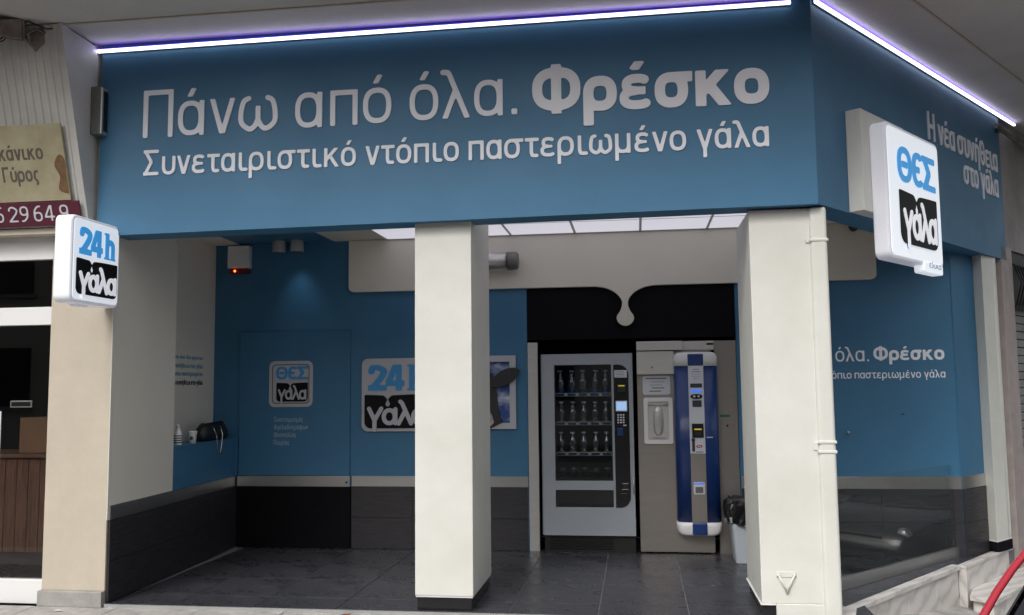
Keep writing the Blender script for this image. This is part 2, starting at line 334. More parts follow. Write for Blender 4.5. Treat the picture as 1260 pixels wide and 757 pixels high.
def sdf(S, X, Y, round_=False):
    D = np.full(X.shape, 9.)
    for pts, w, cl in S:
        d = np.full(X.shape, 9.); h = w/2; n = len(pts)
        for i in range(n-1):
            (x0, y0), (x1, y1) = pts[i], pts[i+1]; dx, dy = x1-x0, y1-y0; l = math.hypot(dx, dy)
            if l < 1e-9: continue
            dx /= l; dy /= l; a = (X-x0)*dx+(Y-y0)*dy; b = np.abs(-(X-x0)*dy+(Y-y0)*dx)
            if round_: q = np.hypot(np.maximum(np.maximum(-a, a-l), 0), b)-h
            else: q = np.maximum(np.maximum(-a, a-l), b-h)
            d = np.minimum(d, q)
        if not round_:
            for (x, y) in pts[1:-1]: d = np.minimum(d, np.hypot(X-x, Y-y)-h)
            if n > 2 and abs(pts[0][0]-pts[-1][0])+abs(pts[0][1]-pts[-1][1]) < 1e-6: d = np.minimum(d, np.hypot(X-pts[0][0], Y-pts[0][1])-h)
        if cl: d = np.maximum(d, np.maximum(np.maximum(cl[0]-X, X-cl[1]), np.maximum(cl[2]-Y, Y-cl[3])))
        D = np.minimum(D, d)
    return D
def implicit(fn, bx, res, scale, depth, mb=None, off=(0, 0), y0=0):
    """solid plate of the region fn<0, in local x,z, its back at y0, front at y0-depth"""
    x0, x1, z0, z1 = bx; nx = int(math.ceil((x1-x0)*res)); nz = int(math.ceil((z1-z0)*res))
    xs = np.linspace(x0, x1, nx+1); zs = np.linspace(z0, z1, nz+1); X, Z = np.meshgrid(xs, zs); D = fn(X, Z)
    D = np.where(np.abs(D) < 1e-6, -1e-6, D)
    mb = mb or MB(); V = []; Fc = []; yf = y0-depth
    P = lambda x, z, y: (off[0]+x*scale, y, off[1]+z*scale)
    ins = D < 0; cnt = ins[:-1, :-1]*1+ins[1:, :-1]+ins[:-1, 1:]+ins[1:, 1:]
    for j in range(nz):
        i = 0; row = cnt[j]
        if not row.any(): continue
        while i < nx:
            c = row[i]
            if c == 4:
                k = i
                while k < nx and row[k] == 4: k += 1
                b = len(V); V += [P(xs[i], zs[j], yf), P(xs[k], zs[j], yf), P(xs[k], zs[j+1], yf), P(xs[i], zs[j+1], yf)]; Fc.append((b, b+1, b+2, b+3)); i = k; continue
            if c:
                cs = [(xs[i], zs[j], D[j, i]), (xs[i+1], zs[j], D[j, i+1]), (xs[i+1], zs[j+1], D[j+1, i+1]), (xs[i], zs[j+1], D[j+1, i])]
                poly = []; cr = []
                for q in range(4):
                    a, b2 = cs[q], cs[(q+1) % 4]
                    if a[2] < 0: poly.append((a[0], a[1]))
                    if (a[2] < 0) != (b2[2] < 0):
                        t = a[2]/(a[2]-b2[2]); p = (a[0]+t*(b2[0]-a[0]), a[1]+t*(b2[1]-a[1])); poly.append(p); cr.append((p, a[2] < 0))
                b = len(V); V += [P(x, z, yf) for x, z in poly]; Fc.append(tuple(range(b, b+len(poly))))
                if len(cr) == 2:
                    (p, o1), (q_, o2) = cr
                    if not o1: p, q_ = q_, p       # p = leaving the inside
                    b = len(V); V += [P(*p, yf), P(*q_, yf), P(*q_, y0), P(*p, y0)]; Fc.append((b, b+3, b+2, b+1))
            i += 1
    return mb.add(V, Fc)
_gc = {}
def letter_mesh(ch, t, bold, xh, depth, m, res=26, round_=False):
    key = (ch, t, bold, xh, depth, m, round_)
    if key not in _gc:
        S, w = glyph(ch, t, bold)
        _gc[key] = implicit(lambda X, Z: sdf(S, X, Z, round_), (-.12, w+.14, -.48, 1.52), res, xh, depth).mesh('letter', m)
    return _gc[key]
ROUND = set('οωρεσθφδςό')
def layout(text, t, bold, x0, x1, xh, gap=None):
    """positions of the glyphs so that the line runs from x0 to x1"""
    ws = []; g = []
    for i, ch in enumerate(text):
        w = .42 if ch == ' ' else glyph(ch, t, bold)[1]; ws.append(w)
        if i < len(text)-1:
            a, b = ch, text[i+1]
            q = .15
            if ACC.get(a, a) in 'νγτλυωοσκε': q -= .04
            if ACC.get(b, b) in 'νγτλωοασφρε': q -= .05
            if ' ' in (a, b): q = .03
            g.append(q)
    tot = sum(ws)*xh; gs = sum(g)*xh; f = ((x1-x0)-tot)/gs if gs else 1
    if f < .25 or f > 2.2:                                       # widths and gaps both scaled
        q = (x1-x0)/(tot+gs); f = q; sx = q
    else: sx = 1
    xs = []; x = x0
    for i in range(len(text)):
        xs.append(x); x += ws[i]*xh*sx+(g[i]*xh*f if i < len(g) else 0)
    return xs, sx
def letters(text, parent, x0, x1, z, xh, t, m='letter', bold=False, depth=.012, y=0, rise=0, name='letter', res=26):
    xs, sx = layout(text, t, bold, x0, x1, xh)
    for ch, x in zip(text, xs):
        if ch == ' ': continue
        o = new(name, letter_mesh(ch, t, bold, xh, depth, m, res), parent); o.location = (x, y, z+rise*(x-x0)); o.scale = (sx, 1, 1)
def small_text(text, parent, x0, x1, z, xh, t, m, y=0, depth=.002, bold=False, name='lettering', res=9, vertical=None):
    xs, sx = layout(text, t, bold, x0, x1, xh); mb = MB()
    for ch, x in zip(text, xs):
        if ch == ' ': continue
        S, w = glyph(ch, t, bold)
        k = MB(); implicit(lambda X, Z: sdf(S, X, Z), (-.12, w+.14, -.48, 1.52), res, xh, depth, k)
        mb.add([(x+v[0]*sx, y+v[1], z+v[2]) for v in k.v], k.f)
    return mb.build(name, m, parent)

# logo pieces -------------------------------------------------------
def smooth_milk(X, Z, W, top, dx, drop):
    """>0 below the milk line: the milk sags towards dx and ends in a hanging drop"""
    sag = .008*np.exp(-((X-dx)/.20)**2)+.050*np.exp(-((X-dx)/.038)**2)
    line = top-sag-.003*np.cos((X-dx)*5)
    r = .034; cy = top-drop
    tear = np.minimum(np.hypot(X-dx, Z-cy)-r, np.maximum(np.abs(X-dx)-np.clip(.030*(1-(Z-cy)/.085), .004, .034), np.maximum(cy-Z, Z-cy-.085)))
    return np.maximum(Z-line, -tear)
def gala(parent, x0, z0, W, H, y, depth=.006, name='letter', t=.265, m='white'):
    """rounded white γάλα filling x0..x0+W, x-height H"""
    sets = {'γ': ([([(.08, 1.0), (.42, .28)], t, None), ([(.84, 1.0), (.42, .28)], t, None), ([(.42, .34), (.42, -.30)], t, None)], .92),
            'α': ([(se(.42, .5, .34, .40, e=2.1), t, None), ([(.80, .96), (.80, .10)], t, None)], .90),
            'λ': ([([(.20, 1.42), (.30, 1.34), (.86, .08)], t, None), ([(.46, .78), (.10, .08)], t, None)], .92)}
    x = x0; ws = [sets[c][1] for c in 'γαλα']; f = W/(sum(ws)+.02)
    for c in 'γαλα':
        S, w = sets[c]; key = ('gala', c, round(f, 4), round(H, 4), depth, t, m)
        if key not in _gc:
            k = implicit(lambda X, Z: sdf(S, X, Z, True), (-.2, w+.25, -.6, 1.65), 20, 1, depth)
            k.v = [(v[0]*f, v[1], v[2]*H) for v in k.v]; _gc[key] = k.mesh('letter', m)
        o = new(name, _gc[key], parent); o.location = (x, y, z0); x += w*f
def logo(parent, kind, x0, x1, z0, z1, y, face='signface', letter='logo_blue', frame=False, depth=.008):
    """plate art inside x0..x1, z0..z1 : blue word over a black field with rounded white γάλα"""
    W = x1-x0; H = z1-z0
    a, b = (.04, .97) if kind == '24h' else (.17, .90)
    bt = .50 if kind == '24h' else .53; bb = .035 if kind == '24h' else .12
    R = .09
    def fn(X, Z):
        q = np.maximum(np.maximum(a-X, X-b), np.maximum(bb-Z, Z-bt-.02))
        corner = lambda cx: np.where((Z < bb+R) & ((X < cx) if cx < .5 else (X > cx)), np.hypot(X-cx, Z-bb-R)-R, -1)
        q = np.maximum(q, np.maximum(corner(a+R), corner(b-R)))
        dx = a+.36*(b-a) if kind == '24h' else a+.44*(b-a)
        return np.maximum(q, smooth_milk(X, Z, 1, bt, dx, .130))
    k = implicit(fn, (0, 1, 0, .7), 75, 1, depth)
    k.v = [(x0+v[0]*W, y+v[1], z0+v[2]*H) for v in k.v]; k.build('black_field', 'logo_dark', parent)
    gala(parent, x0+(a+.05)*W, z0+(.082 if kind == '24h' else .165)*H, (b-a-.08)*W, .225*H if kind == '24h' else .205*H, y-depth, m='white_lit' if letter == 'logo_lit' else 'plateprint', t=.255 if kind == '24h' else .225)
    if kind == '24h':
        t = .30; xh = .36/1.38*H
        for ch, cx, cw in (('2', .09, .27), ('4', .345, .27), ('h', .655, .27)):
            S, w = glyph(ch, t); o = new('letter', letter_mesh(ch, t, False, xh, .006, letter, 22), parent); o.location = (x0+cx*W, y, z0+.555*H); o.scale = (cw*W/(w*xh), 1, 1)
    else:
        t = .25; xh = .28/1.38*H
        for ch, cx, cw in (('Θ', .16, .27), ('Є', .425, .235), ('Σ', .645, .26)):
            S, w = glyph(ch, t); o = new('letter', letter_mesh(ch, t, False, xh, .006, letter, 22), parent); o.location = (x0+cx*W, y, z0+.60*H); o.scale = (cw*W/(w*xh), 1, 1)

# ================================================================== THE SETTING
CH = math.radians(52.6); cu = Vector((math.cos(CH), math.sin(CH), 0)); cn = Vector((math.sin(CH), -math.cos(CH), 0))
PX, PY = 4.3152, -.06
def chp(t, off=0, z=0):       # point on the angled side of the shop: t along it, off outwards
    return (PX+t*cu.x+off*cn.x, PY+t*cu.y+off*cn.y, z)

def drop(x): return -.5*min(1, max(0, (x-4.3)/2.0))
def ground_sheet(name, m, xs, ys, zf):
    mb = MB(); nx, ny = len(xs), len(ys)
    mb.add([(x, y, zf(x, y)) for y in ys for x in xs], [(j*nx+i, j*nx+i+1, (j+1)*nx+i+1, (j+1)*nx+i) for j in range(ny-1) for i in range(nx-1)], True)
    return struct(mb.build(name, m))
xs = [-400, -60, -20, -8, 0, 3, 4.3, 4.6, 5, 5.4, 5.8, 6.3, 8, 12, 30, 80, 400]
ground_sheet('road', 'asphalt', xs, [-400, -60, -20, -10, -6, -3, -1, 1, 3, 6, 12, 40, 400], lambda x, y: -.17+drop(x))
# pavement in front of the shop, then down along the angled side
pv = MB(); xs2 = [-30, -8, -4, 0, 2, 3.2, 4.3]
for a, b in zip(xs2[:-1], xs2[1:]): pv.add([(a, -1.9, -.03), (b, -1.9, -.03), (b, 1.2 if a >= 4.2 else -.03, -.03), (a, -.03, -.03)], [(0, 1, 2, 3)])
o1 = [chp(t, 1.75) for t in (0, .5, 1, 1.5, 2, 2.6, 4, 8, 20)]; i1 = [chp(t, -.6) for t in (0, .5, 1, 1.5, 2, 2.6, 4, 8, 20)]
g = lambda p: (p[0], p[1], -.03+drop(p[0]))
for k in range(8): pv.add([g(i1[k]), g(o1[k]), g(o1[k+1]), g(i1[k+1])], [(0, 1, 2, 3)])
pv.add([(4.3, -1.9, -.03), g(o1[0]), g(i1[0]), (4.3, -.03, -.03)], [(0, 1, 2, 3)])
pave = struct(pv.build('pavement', 'pave'))
kb = MB()
for a, b in zip(xs2[:-1], xs2[1:]): kb.box(a, b-.006, -2.05, -1.902, -.30, -.022)
struct(kb.build('kerb', 'kerb', bev=.01))
ps = MB()
pool = [MB().box(0, .592, 0, .292, -.012, .0).mesh('paving_slab', 'pave', .003, 1) for _ in range(1)]
for r_ in range(2):
    for k in range(16):
        x = -3.4+k*.6+(.3 if r_ else 0); 
        if x > 3.5: continue
        o = new('paving_slab', pool[0], pave); o.location = (x, -.325-r_*.30, -.018+random.uniform(-.002, .002)); o.rotation_euler = (0, 0, random.uniform(-.004, .004))

# shop floor with its tiles
fp = [(-.50, -.02), (3.98, -.02), (4.36, .05), (4.46, .30), (5.66, 1.86), (6.42, 2.74), (6.30, 3.0), (4.0, 3.0), (-.62, 3.0)]
floor = struct(MB().prism(fp, -.25, -.006).build('shop_floor', 'grout'))
T = .578; tm = {}
def tile_mesh(w, d, m, th=.012):
    k = (round(w, 3), round(d, 3), m)
    if k not in tm: tm[k] = MB().box(.0035, w-.0035, .0035, d-.0035, -.012, 0).mesh('floor_tile', m, .0012, 1)
    return tm[k]
xg = [-.50, -.02]+[-.02+T*k for k in range(1, 12)]; yg = [-.018, .302, .88, 1.458, 2.036, 2.614]
def in_floor(x, y): return y < 2.7 and (x < 4.3 or (x-PX)*cn.x+(y-PY)*cn.y < -.20)
for i in range(len(xg)-1):
    for j in range(len(yg)-1):
        x, y, w, d = xg[i], yg[j], xg[i+1]-xg[i], yg[j+1]-yg[j]
        if x > 4.2 and not (in_floor(x+w, y) and in_floor(x+w, y+d)): continue
        o = new('floor_tile', tile_mesh(w, d, 'floor'), floor); o.location = (x, y, random.uniform(-.0008, .0008)); 
sill_in = [chp(t, -.42) for t in (.35, 1.1, 1.85)]
mbs = MB()
for a, b in ((.30, 1.0), (1.004, 1.7), (1.704, 2.33)):      # dark sill slabs beyond the glass
    mbs = MB().prism([chp(a, -.145)[:2], chp(b, -.145)[:2], chp(b, -.72)[:2], chp(a, -.72)[:2]], -.012, .003)
    mbs.build('sill_slab', 'floor', floor, .002, 1)
MB().prism([chp(2.334, -.101)[:2], chp(3.50, -.101)[:2], chp(3.50, -.9)[:2], chp(2.334, -.9)[:2]], -.012, .003).build('sill_slab', 'floor', floor, .002, 1)
box('threshold_strip', 'alu', -.50, 3.975, -.034, -.0195, -.05, .003, floor)

# marble plinth and steps on the angled side (street falls away)
plinth = thing('marble_plinth', 'pale veined marble plinth under the dark sill on the angled side', 'plinth')
MB().prism([chp(.26, -.075)[:2], chp(2.33, -.075)[:2], chp(2.33, -.144)[:2], chp(.26, -.144)[:2]], -.030, .004).build('coping', 'marble', plinth, .004)
for k, (a, b) in enumerate(((.27, .80), (.803, 1.33), (1.333, 1.86), (1.863, 2.318))):
    MB().prism([chp(a, -.095)[:2], chp(b, -.095)[:2], chp(b, -.16)[:2], chp(a, -.16)[:2]], -.72, -.032).build('slab', 'marble', plinth, .002, 1)
MB().prism([chp(2.332, -.03)[:2], chp(3.50, -.03)[:2], chp(3.50, -.10)[:2], chp(2.332, -.10)[:2]], -.020, .004).build('coping', 'marble', plinth, .003)
MB().prism([chp(2.336, -.036)[:2], chp(3.49, -.036)[:2], chp(3.49, -.20)[:2], chp(2.336, -.20)[:2]], -.72, -.022).build('slab', 'marble', plinth, .002, 1)
step = thing('marble_step', 'low marble doorstep beside the plinth at the right edge', 'step')
MB().prism([(5.77, 1.90), (5.66, 1.64), (5.80, 1.50), (6.86, 2.92), (6.66, 3.06)], -.225, -.190).build('tread', 'marble', step, .004)
MB().prism([(5.79, 1.90), (5.69, 1.66), (5.80, 1.55), (6.82, 2.92), (6.66, 3.04)], -.75, -.226).build('riser', 'marble', step, .003, 1)
lstep = thing('lower_marble_step', 'lower marble doorstep almost hidden behind the red car', 'step')
MB().prism([(5.62, 1.58), (5.90, 1.30), (7.0, 2.75), (6.88, 2.90), (5.81, 1.49), (5.65, 1.63)], -.42, -.385).build('tread', 'marble', lstep, .004)
MB().prism([(5.65, 1.58), (5.89, 1.34), (6.96, 2.75), (6.86, 2.88), (5.81, 1.48), (5.66, 1.62)], -.8, -.386).build('riser', 'marble', lstep, .003, 1)

# --- left wall of the recess
LA = math.radians(92.41)
wl = struct(new('left_wall', None)); wl.location = (-.504, 0, 0); wl.rotation_euler = (0, 0, LA)
# local x runs into the shop, local y points to the left, room side at y=0
box('wall_panel', 'plaster', .002, .93, 0, .30, .66, 2.86, wl)
box('core', 'plaster', .01, .93, .012, .30, 0, .655, wl)
box('bench_front', 'blue', .93, 2.20, .0, .03, .658, .994, wl)
box('bench_top', 'blue', .93, 2.20, -.004, .31, .995, 1.01, wl, .003)
box('core', 'plaster', .93, 2.20, .032, .24, 0, .994, wl)
box('recess_wall', 'plaster', .93, 2.30, .245, .5, 1.0, 2.86, wl)
box('steel_band', 'steel_h', .01, 2.19, -.006, .004, .562, .655, wl)
for k in range(4):
    x0 = .004+k*.56; x1 = min(x0+.556, 2.19)
    for j in range(2): box('wall_tile', 'dado', x0, x1, -.010, .008, .003+j*.279, .003+j*.279+.276, wl, .001, 1)
# faded lettering on the recessed strip (its start is hidden by the nearer wall panel)
for txt, z, m, xh in (('πάνω από όλα φρέσκο', 1.735, 'print_blue', .028), ('νέα συνήθεια στο γάλα', 1.655, 'print_blue', .034), ('ντόπιο παστεριωμένο', 1.585, 'print_blue', .034), ('η νέα συνήθεια στο γάλα', 1.505, 'ink', .038)):
    t_ = small_text(txt, wl, {20: 1.32, 21: 1.28, 19: 1.34, 24: 1.20}.get(len(txt), 1.3), 1.965, z, xh*.92, .24, m, res=7); t_.location = (0, .244, 0)
box('top_infill', 'plaster', .93, 2.2, .004, .243, 2.84, 2.86, wl)

# --- back wall (blue), with dado tiles, steel band, door, lettering
YB = 2.2
bw = struct(box('back_wall', 'blue', -.85, 2.168, YB, YB+.12, .0, 2.9))
bw2 = struct(box('back_wall', 'blue', 4.022, 5.84, YB, YB+.12, .0, 2.9))
for (x0, x1, par) in ((.525, 2.160, bw), (4.03, 5.83, bw2)):
    k = 0; x = x0
    while x < x1-.01:
        xe = min(x+.575, x1)
        for j in range(2): box('wall_tile', 'dado', x+.001, xe-.001, YB-.012, YB-.001, .003+j*.279, .003+j*.279+.276, par, .001, 1)
        x = xe
box('steel_band', 'steel_h', .528, 2.165, YB-.010, YB-.0005, .562, .655, bw)
box('steel_band', 'steel_h', 4.03, 5.828, YB-.010, YB-.0005, .562, .665, bw2)
box('tile_backing', 'black', -.60, .5235, YB-.0035, YB-.0006, .002, .56, bw)
# facet at the far right
fr = Vector((5.832, 2.194, 0)); to = Vector((6.13, 2.52, 0)); fd = (to-fr); fl = fd.length; fa = math.atan2(fd.y, fd.x)
fac = struct(box('side_wall', 'blue', 0, fl, 0, .1, 0, 2.9)); fac.location = fr; fac.rotation_euler = (0, 0, fa)
box('steel_band', 'steel_h', .003, fl, -.010, -.0005, .562, .665, fac)
for j in range(2): box('wall_tile', 'dado', .003, fl-.001, -.012, -.001, .003+j*.279, .003+j*.279+.276, fac, .001, 1)
letters('Πάνω από όλα.', bw2, 4.125, 5.135, 1.645, .094, .15, depth=.003, y=YB, res=14, m='letter')
letters('Φρέσκο', bw2, 5.172, 5.750, 1.650, .088, .27, bold=True, depth=.003, y=YB, res=14, m='letter')
small_text('Συνεταιριστικό ντόπιο παστεριωμένο γάλα', bw2, 4.125, 5.750, 1.498, .050, .175, 'letter', y=YB, res=12)
MB().lathe([(.012, 0), (.012, .004)], n=12).build('screw', 'black', bw2, loc=(5.39, YB, 1.19))
sc = MB().lathe([(.011, 0), (.011, .05)], n=12).build('door_knob', 'steel', bw2, loc=(4.93, YB, 1.04)); sc.rotation_euler = (PI/2, 0, 0)

# door flush in the back wall
door = thing('flush_door', 'flush blue door in the back wall with round corner logo on it', 'door', (0, YB, 0))
D0, D1 = -.575, .515
box('door_leaf', 'blue', D0+.004, D1-.006, -.022, -.001, .66, 2.0, door, .002)
box('kick_panel', 'black', D0, D1, -.020, -.001, .004, .557, door, .002)
box('kick_band', 'steel_h', D0, D1, -.026, -.001, .560, .655, door, .001)
MB().lathe([(.008, 0), (.008, .012)], n=10).build('lock', 'black', door, loc=(D1-.03, -.03, .60)).rotation_euler = (PI/2, 0, 0)
for i, w_ in enumerate(('Συνεταιρισμός', 'Αγελαδοτρόφων', 'Θεσσαλίας', 'Πιερίας')):
    small_text(w_, door, -.225, -.225+(.285, .335, .22, .155)[i], 1.155-i*.071, .034, .20, 'print_grey', y=-.022, res=8)
tile_corner = box('corner_strip', 'blue', -.60, -.58, YB-.025, YB-.001, .66, 1.0, bw)

# logo plaque on the door
lp = thing('logo_plaque', 'small square logo plaque fixed on the flush blue door', 'plaque', (0, YB-.0225, 0))
MB().elev(rrect(-.274, .152, 1.292, 1.722, .055), -.012, 0).build('plate', 'plateprint', lp, .002, 1)
fo = rrect(-.243, .121, 1.325, 1.690, .035); fi = rrect(-.236, .114, 1.332, 1.683, .030)
n = len(fo); MB().add([(p[0], -.0135, p[1]) for p in fo]+[(p[0], -.0135, p[1]) for p in fi], [(i, (i+1) % n, n+(i+1) % n, n+i) for i in range(n)]).build('printed_frame', 'ink', lp)
logo(lp, 'thes', -.272, .150, 1.290, 1.722, -.0125, depth=.003)

# 24h panel on the back wall
hp = thing('milk_hours_panel', 'large 24h logo panel on the back wall half behind the middle column', 'sign', (0, YB, 0))
MB().elev(rrect(.622, 1.285, 1.062, 1.733, .06), -.020, 0).build('plate', 'plateprint', hp, .002, 1)
logo(hp, '24h', .625, 1.283, 1.068, 1.730, -.0205)

# cow picture
cp = thing('cow_picture', 'framed picture of a black cow against blue sky beside the middle column', 'picture', (0, YB, 0))
X0c, X1c, Z0c, Z1c = 1.395, 2.063, 1.080, 1.742
fr_ = MB()
for (a, b, c, d) in ((X0c, X1c, Z1c-.055, Z1c), (X0c, X1c, Z0c, Z0c+.055), (X0c, X0c+.055, Z0c+.055, Z1c-.055), (X1c-.055, X1c, Z0c+.055, Z1c-.055)): fr_.box(a, b, -.03, -.001, c, d)
fr_.build('frame', 'plateprint', cp)
box('sky_print', 'sky_print', X0c+.055, X1c-.055, -.012, -.002, Z0c+.055, Z1c-.055, cp)
def blob(poly, y0, y1, m, name, par): return MB().elev(poly, y0, y1).build(name, m, par, .004, 2)
cx = 1.68
head = [(cx-.20, 1.14), (cx-.13, 1.08), (cx+.14, 1.08), (cx+.26, 1.137), (cx+.225, 1.24), (cx+.205, 1.42), (cx+.20, 1.53), (cx+.13, 1.62), (cx+.05, 1.67), (cx-.06, 1.67), (cx-.14, 1.62), (cx-.18, 1.53), (cx-.175, 1.42), (cx-.21, 1.30)]
blob(head, -.040, -.013, 'cow', 'cow_head', cp)
ear = spl([(cx+.13, 1.48), (cx+.20, 1.56), (cx+.28, 1.615), (cx+.36, 1.630), (cx+.425, 1.610), (cx+.40, 1.55), (cx+.35, 1.50), (cx+.27, 1.465), (cx+.19, 1.455), (cx+.13, 1.48)], 4)[:-1]
blob(ear[::-1], -.062, -.041, 'cow', 'ear', cp)
blob([(2*cx-p[0], p[1]) for p in ear], -.062, -.041, 'cow', 'ear', cp)
blob([(cx-.15, 1.11), (cx+.16, 1.11), (cx+.185, 1.14), (cx+.17, 1.20), (cx+.13, 1.27), (cx+.04, 1.33), (cx-.05, 1.33), (cx-.14, 1.25), (cx-.18, 1.17)], -.052, -.041, 'cowwhite', 'muzzle', cp)

# niche behind the machines, steel jambs
niche = struct(MB().box(2.17, 4.02, 3.0, 3.1, 0, 2.9).box(2.10, 2.169, YB+.125, 3.0, 0, 2.9).box(4.021, 4.09, YB+.125, 3.0, 0, 2.9).build('niche_wall', 'black'))
box('upper_panel', 'black', 2.17, 4.02, YB+.002, YB+.05, 1.88, 2.9, niche)
box('jamb_panel', 'steel', 2.172, 2.262, YB-.004, YB+.05, .0, 1.855, niche, .002)
box('jamb_panel', 'cabinet', 3.832, 4.018, YB+.006, YB+.08, .0, 1.845, niche, .002)
box('panel_label', 'green', 3.865, 3.95, YB+.003, YB+.0055, 1.175, 1.195, niche)
MB().lathe([(.009, 0), (.009, .006)], n=10).build('panel_lock', 'gloss', niche, loc=(3.925, YB+.004, 1.10)).rotation_euler = (PI/2, 0, 0)
box('panel_sticker', 'yellow', 3.765, 3.83, YB-.012, YB-.008, 1.808, 1.826, niche)

# ceiling: blue part, cream part, milk band with the drip
ceil = struct(box('ceiling', 'blue', -1.2, .345, .16, 3.2, 2.85, 2.99))
ceil2 = struct(MB().prism([(.346, .16), (4.25, .16), chp(.1, -.25)[:2], chp(3.3, -.25)[:2], (6.2, 3.2), (.346, 3.2)], 2.846, 2.99).build('ceiling', 'band'))
yb0, yb1 = YB-.045, YB-.002
prof = [(.497, 2.843)]+[(.497+.05*(1-math.cos(t)), 2.405-.05*math.sin(t)) for t in np.linspace(0, PI/2, 7)]
prof += [(2.70, 2.350)]+spl([(2.80, 2.349), (2.885, 2.334), (2.968, 2.295), (3.020, 2.240), (3.034, 2.190), (3.018, 2.130), (2.988, 2.085)], 6)
prof += se(3.060, 2.068, .078, .078, 175, 365, 18, 2.0)[1:-1]
prof += spl([(3.132, 2.085), (3.102, 2.130), (3.086, 2.190), (3.100, 2.240), (3.152, 2.295), (3.235, 2.334), (3.32, 2.349)], 6)+[(3.42, 2.350)]
prof += [(5.17, 2.350)]+[(5.17+.05*math.sin(t), 2.400-.05*math.cos(t)) for t in np.linspace(0, PI/2, 7)]+[(5.22, 2.843)]
mband = MB().elev(prof, yb0, yb1).build('milk_band', 'band', bw, .003, 1)

# luminous ceiling
lum = thing('luminous_ceiling', 'row of pale lit ceiling panels in a thin grey grid', 'ceiling light', (0, 0, 0))
gx = [.87+.585*k for k in range(7)]; gy = [.40, .985, 1.57, 2.145]
lf = MB()
for i, x in enumerate(gx): lf.box(x-.011, x+.011, gy[0], gy[-1], 2.838, 2.8455)
for y in gy: lf.box(gx[0]-.011, gx[-1]+.011, y-.009, y+.009, 2.8365, 2.8375)
lf.build('grid_frame', 'alu', lum)
pm = MB().box(0, .563, 0, .567, 0, .004).mesh('light_panel', 'panel')
for i in range(6):
    for j in range(3): o = new('light_panel', pm, lum); o.location = (gx[i]+.011, gy[j]+.009, 2.8405); o.scale = (1, 1 if j < 2 else .975, 1)

# tube fixture on the band
cyl = thing('wall_tube', 'horizontal steel cylinder with dark end cap on the cream band', 'wall lamp')
MB().tube([(1.42, 2.055, 2.594), (2.02, 2.055, 2.590)], .078, 24).build('tube', 'steel_h', cyl)
MB().tube([(2.021, 2.055, 2.590), (2.06, 2.055, 2.590), (2.10, 2.055, 2.590), (2.115, 2.055, 2.590)], [.083, .083, .080, .066], 24).build('end_cap', 'bronze', cyl)
MB().tube([(1.419, 2.055, 2.594), (1.39, 2.055, 2.594), (1.36, 2.055, 2.594)], [.083, .083, .07], 24).build('end_cap', 'bronze', cyl)
box('mount', 'bronze', 1.5, 1.6, 2.10, 2.154, 2.55, 2.64, cyl)

# dome camera
dc = thing('dome_camera', 'small black dome camera under the ceiling right of the column', 'camera', (5.035, 2.12, 2.845))
MB().lathe([(.045, 0), (.045, -.02)], n=20).build('base', 'trim', dc)
MB().lathe([(.040, -.021), (.039, -.045), (.030, -.066), (.014, -.078), (.002, -.08)], n=20).build('dome', 'gloss', dc)

# siren box
si = thing('siren_box', 'white alarm siren box with a glowing red light at upper left', 'alarm', (0, YB, 0))
box('housing', 'white', -.69, -.475, -.075, -.001, 2.61, 2.825, si, .008)
box('lens', 'siren_red', -.67, -.485, -.070, -.001, 2.562, 2.609, si, .006)
MB().lathe([(.010, 0), (.008, .010)], n=10).build('led', 'siren_led', si, loc=(-.615, -.071, 2.583)).rotation_euler = (PI/2, 0, 0)

# twin spotlight over the door
for x, nm in ((-.165, 'left'), (.015, 'right')):
    sp = thing('wall_spotlight', '%s one of the two short grey spotlights above the flush door' % nm, 'spotlight', (x, YB-.10, 2.745), group='short grey spotlights above the door')
    MB().lathe([(.055, .002), (.062, .01), (.062, .115), (.055, .125)], n=20).build('barrel', 'lampgrey', sp)
    MB().lathe([(.05, -.001), (.05, .0015)], n=20).build('lens', 'lens', sp)
    box('bracket', 'bronze', -.015, .015, .05, .099, .03, .08, sp)
l = bpy.data.lights.new('spot_lamp', 'SPOT'); l.energy = 2.2; l.spot_size = math.radians(70); l.spot_blend = 1; l.shadow_soft_size = .06; l.color = (.80, .90, 1)
lo = bpy.data.objects.new('spot_lamp', l); col.objects.link(lo); lo.location = (.02, YB-.155, 2.735); lo.rotation_euler = Vector((0, -.22, 1)).to_track_quat('Z', 'Y').to_euler()
lo.parent = None

# shell of the building so that no light leaks in
struct(MB().box(-1.0, -.86, .0, 3.2, 2.9, 3.9).box(-1.0, 6.4, 3.12, 3.3, 0, 3.94).build('rear_wall', 'greywall'))
struct(MB().prism([(-.62, .2), (4.2, .2), chp(.15, -.3)[:2], chp(3.4, -.3)[:2], (6.2, 3.1), (-.62, 3.1)], 3.0, 3.1).build('roof_slab', 'greywall'))

# --- canopy soffit (balcony above)
outer = [(-9, -1.12), (PX+.45, -1.12), chp(.05, 1.06)[:2], chp(9, 1.06)[:2]]
can = struct(MB().prism(outer+[chp(9, -3)[:2], (-9, 3.3)], 3.95, 4.15).build('canopy', 'soffit'))
rib = MB()
rib.prism([(-.72, -.455), (4.555, -.455), (4.562, -.440), (-.72, -.440)], 3.940, 3.949)
rib.prism([chp(.05, .455)[:2], chp(6, .455)[:2], chp(6, .440)[:2], chp(.04, .440)[:2]], 3.940, 3.949)
rib.build('joint_strip', 'beige', can)
upper = struct(MB().prism([(-9, 0), (4.2, 0), chp(9, -.1)[:2], chp(9, -3)[:2], (-9, 3.3)], 4.151, 9).build('upper_storey_wall', 'greywall'))

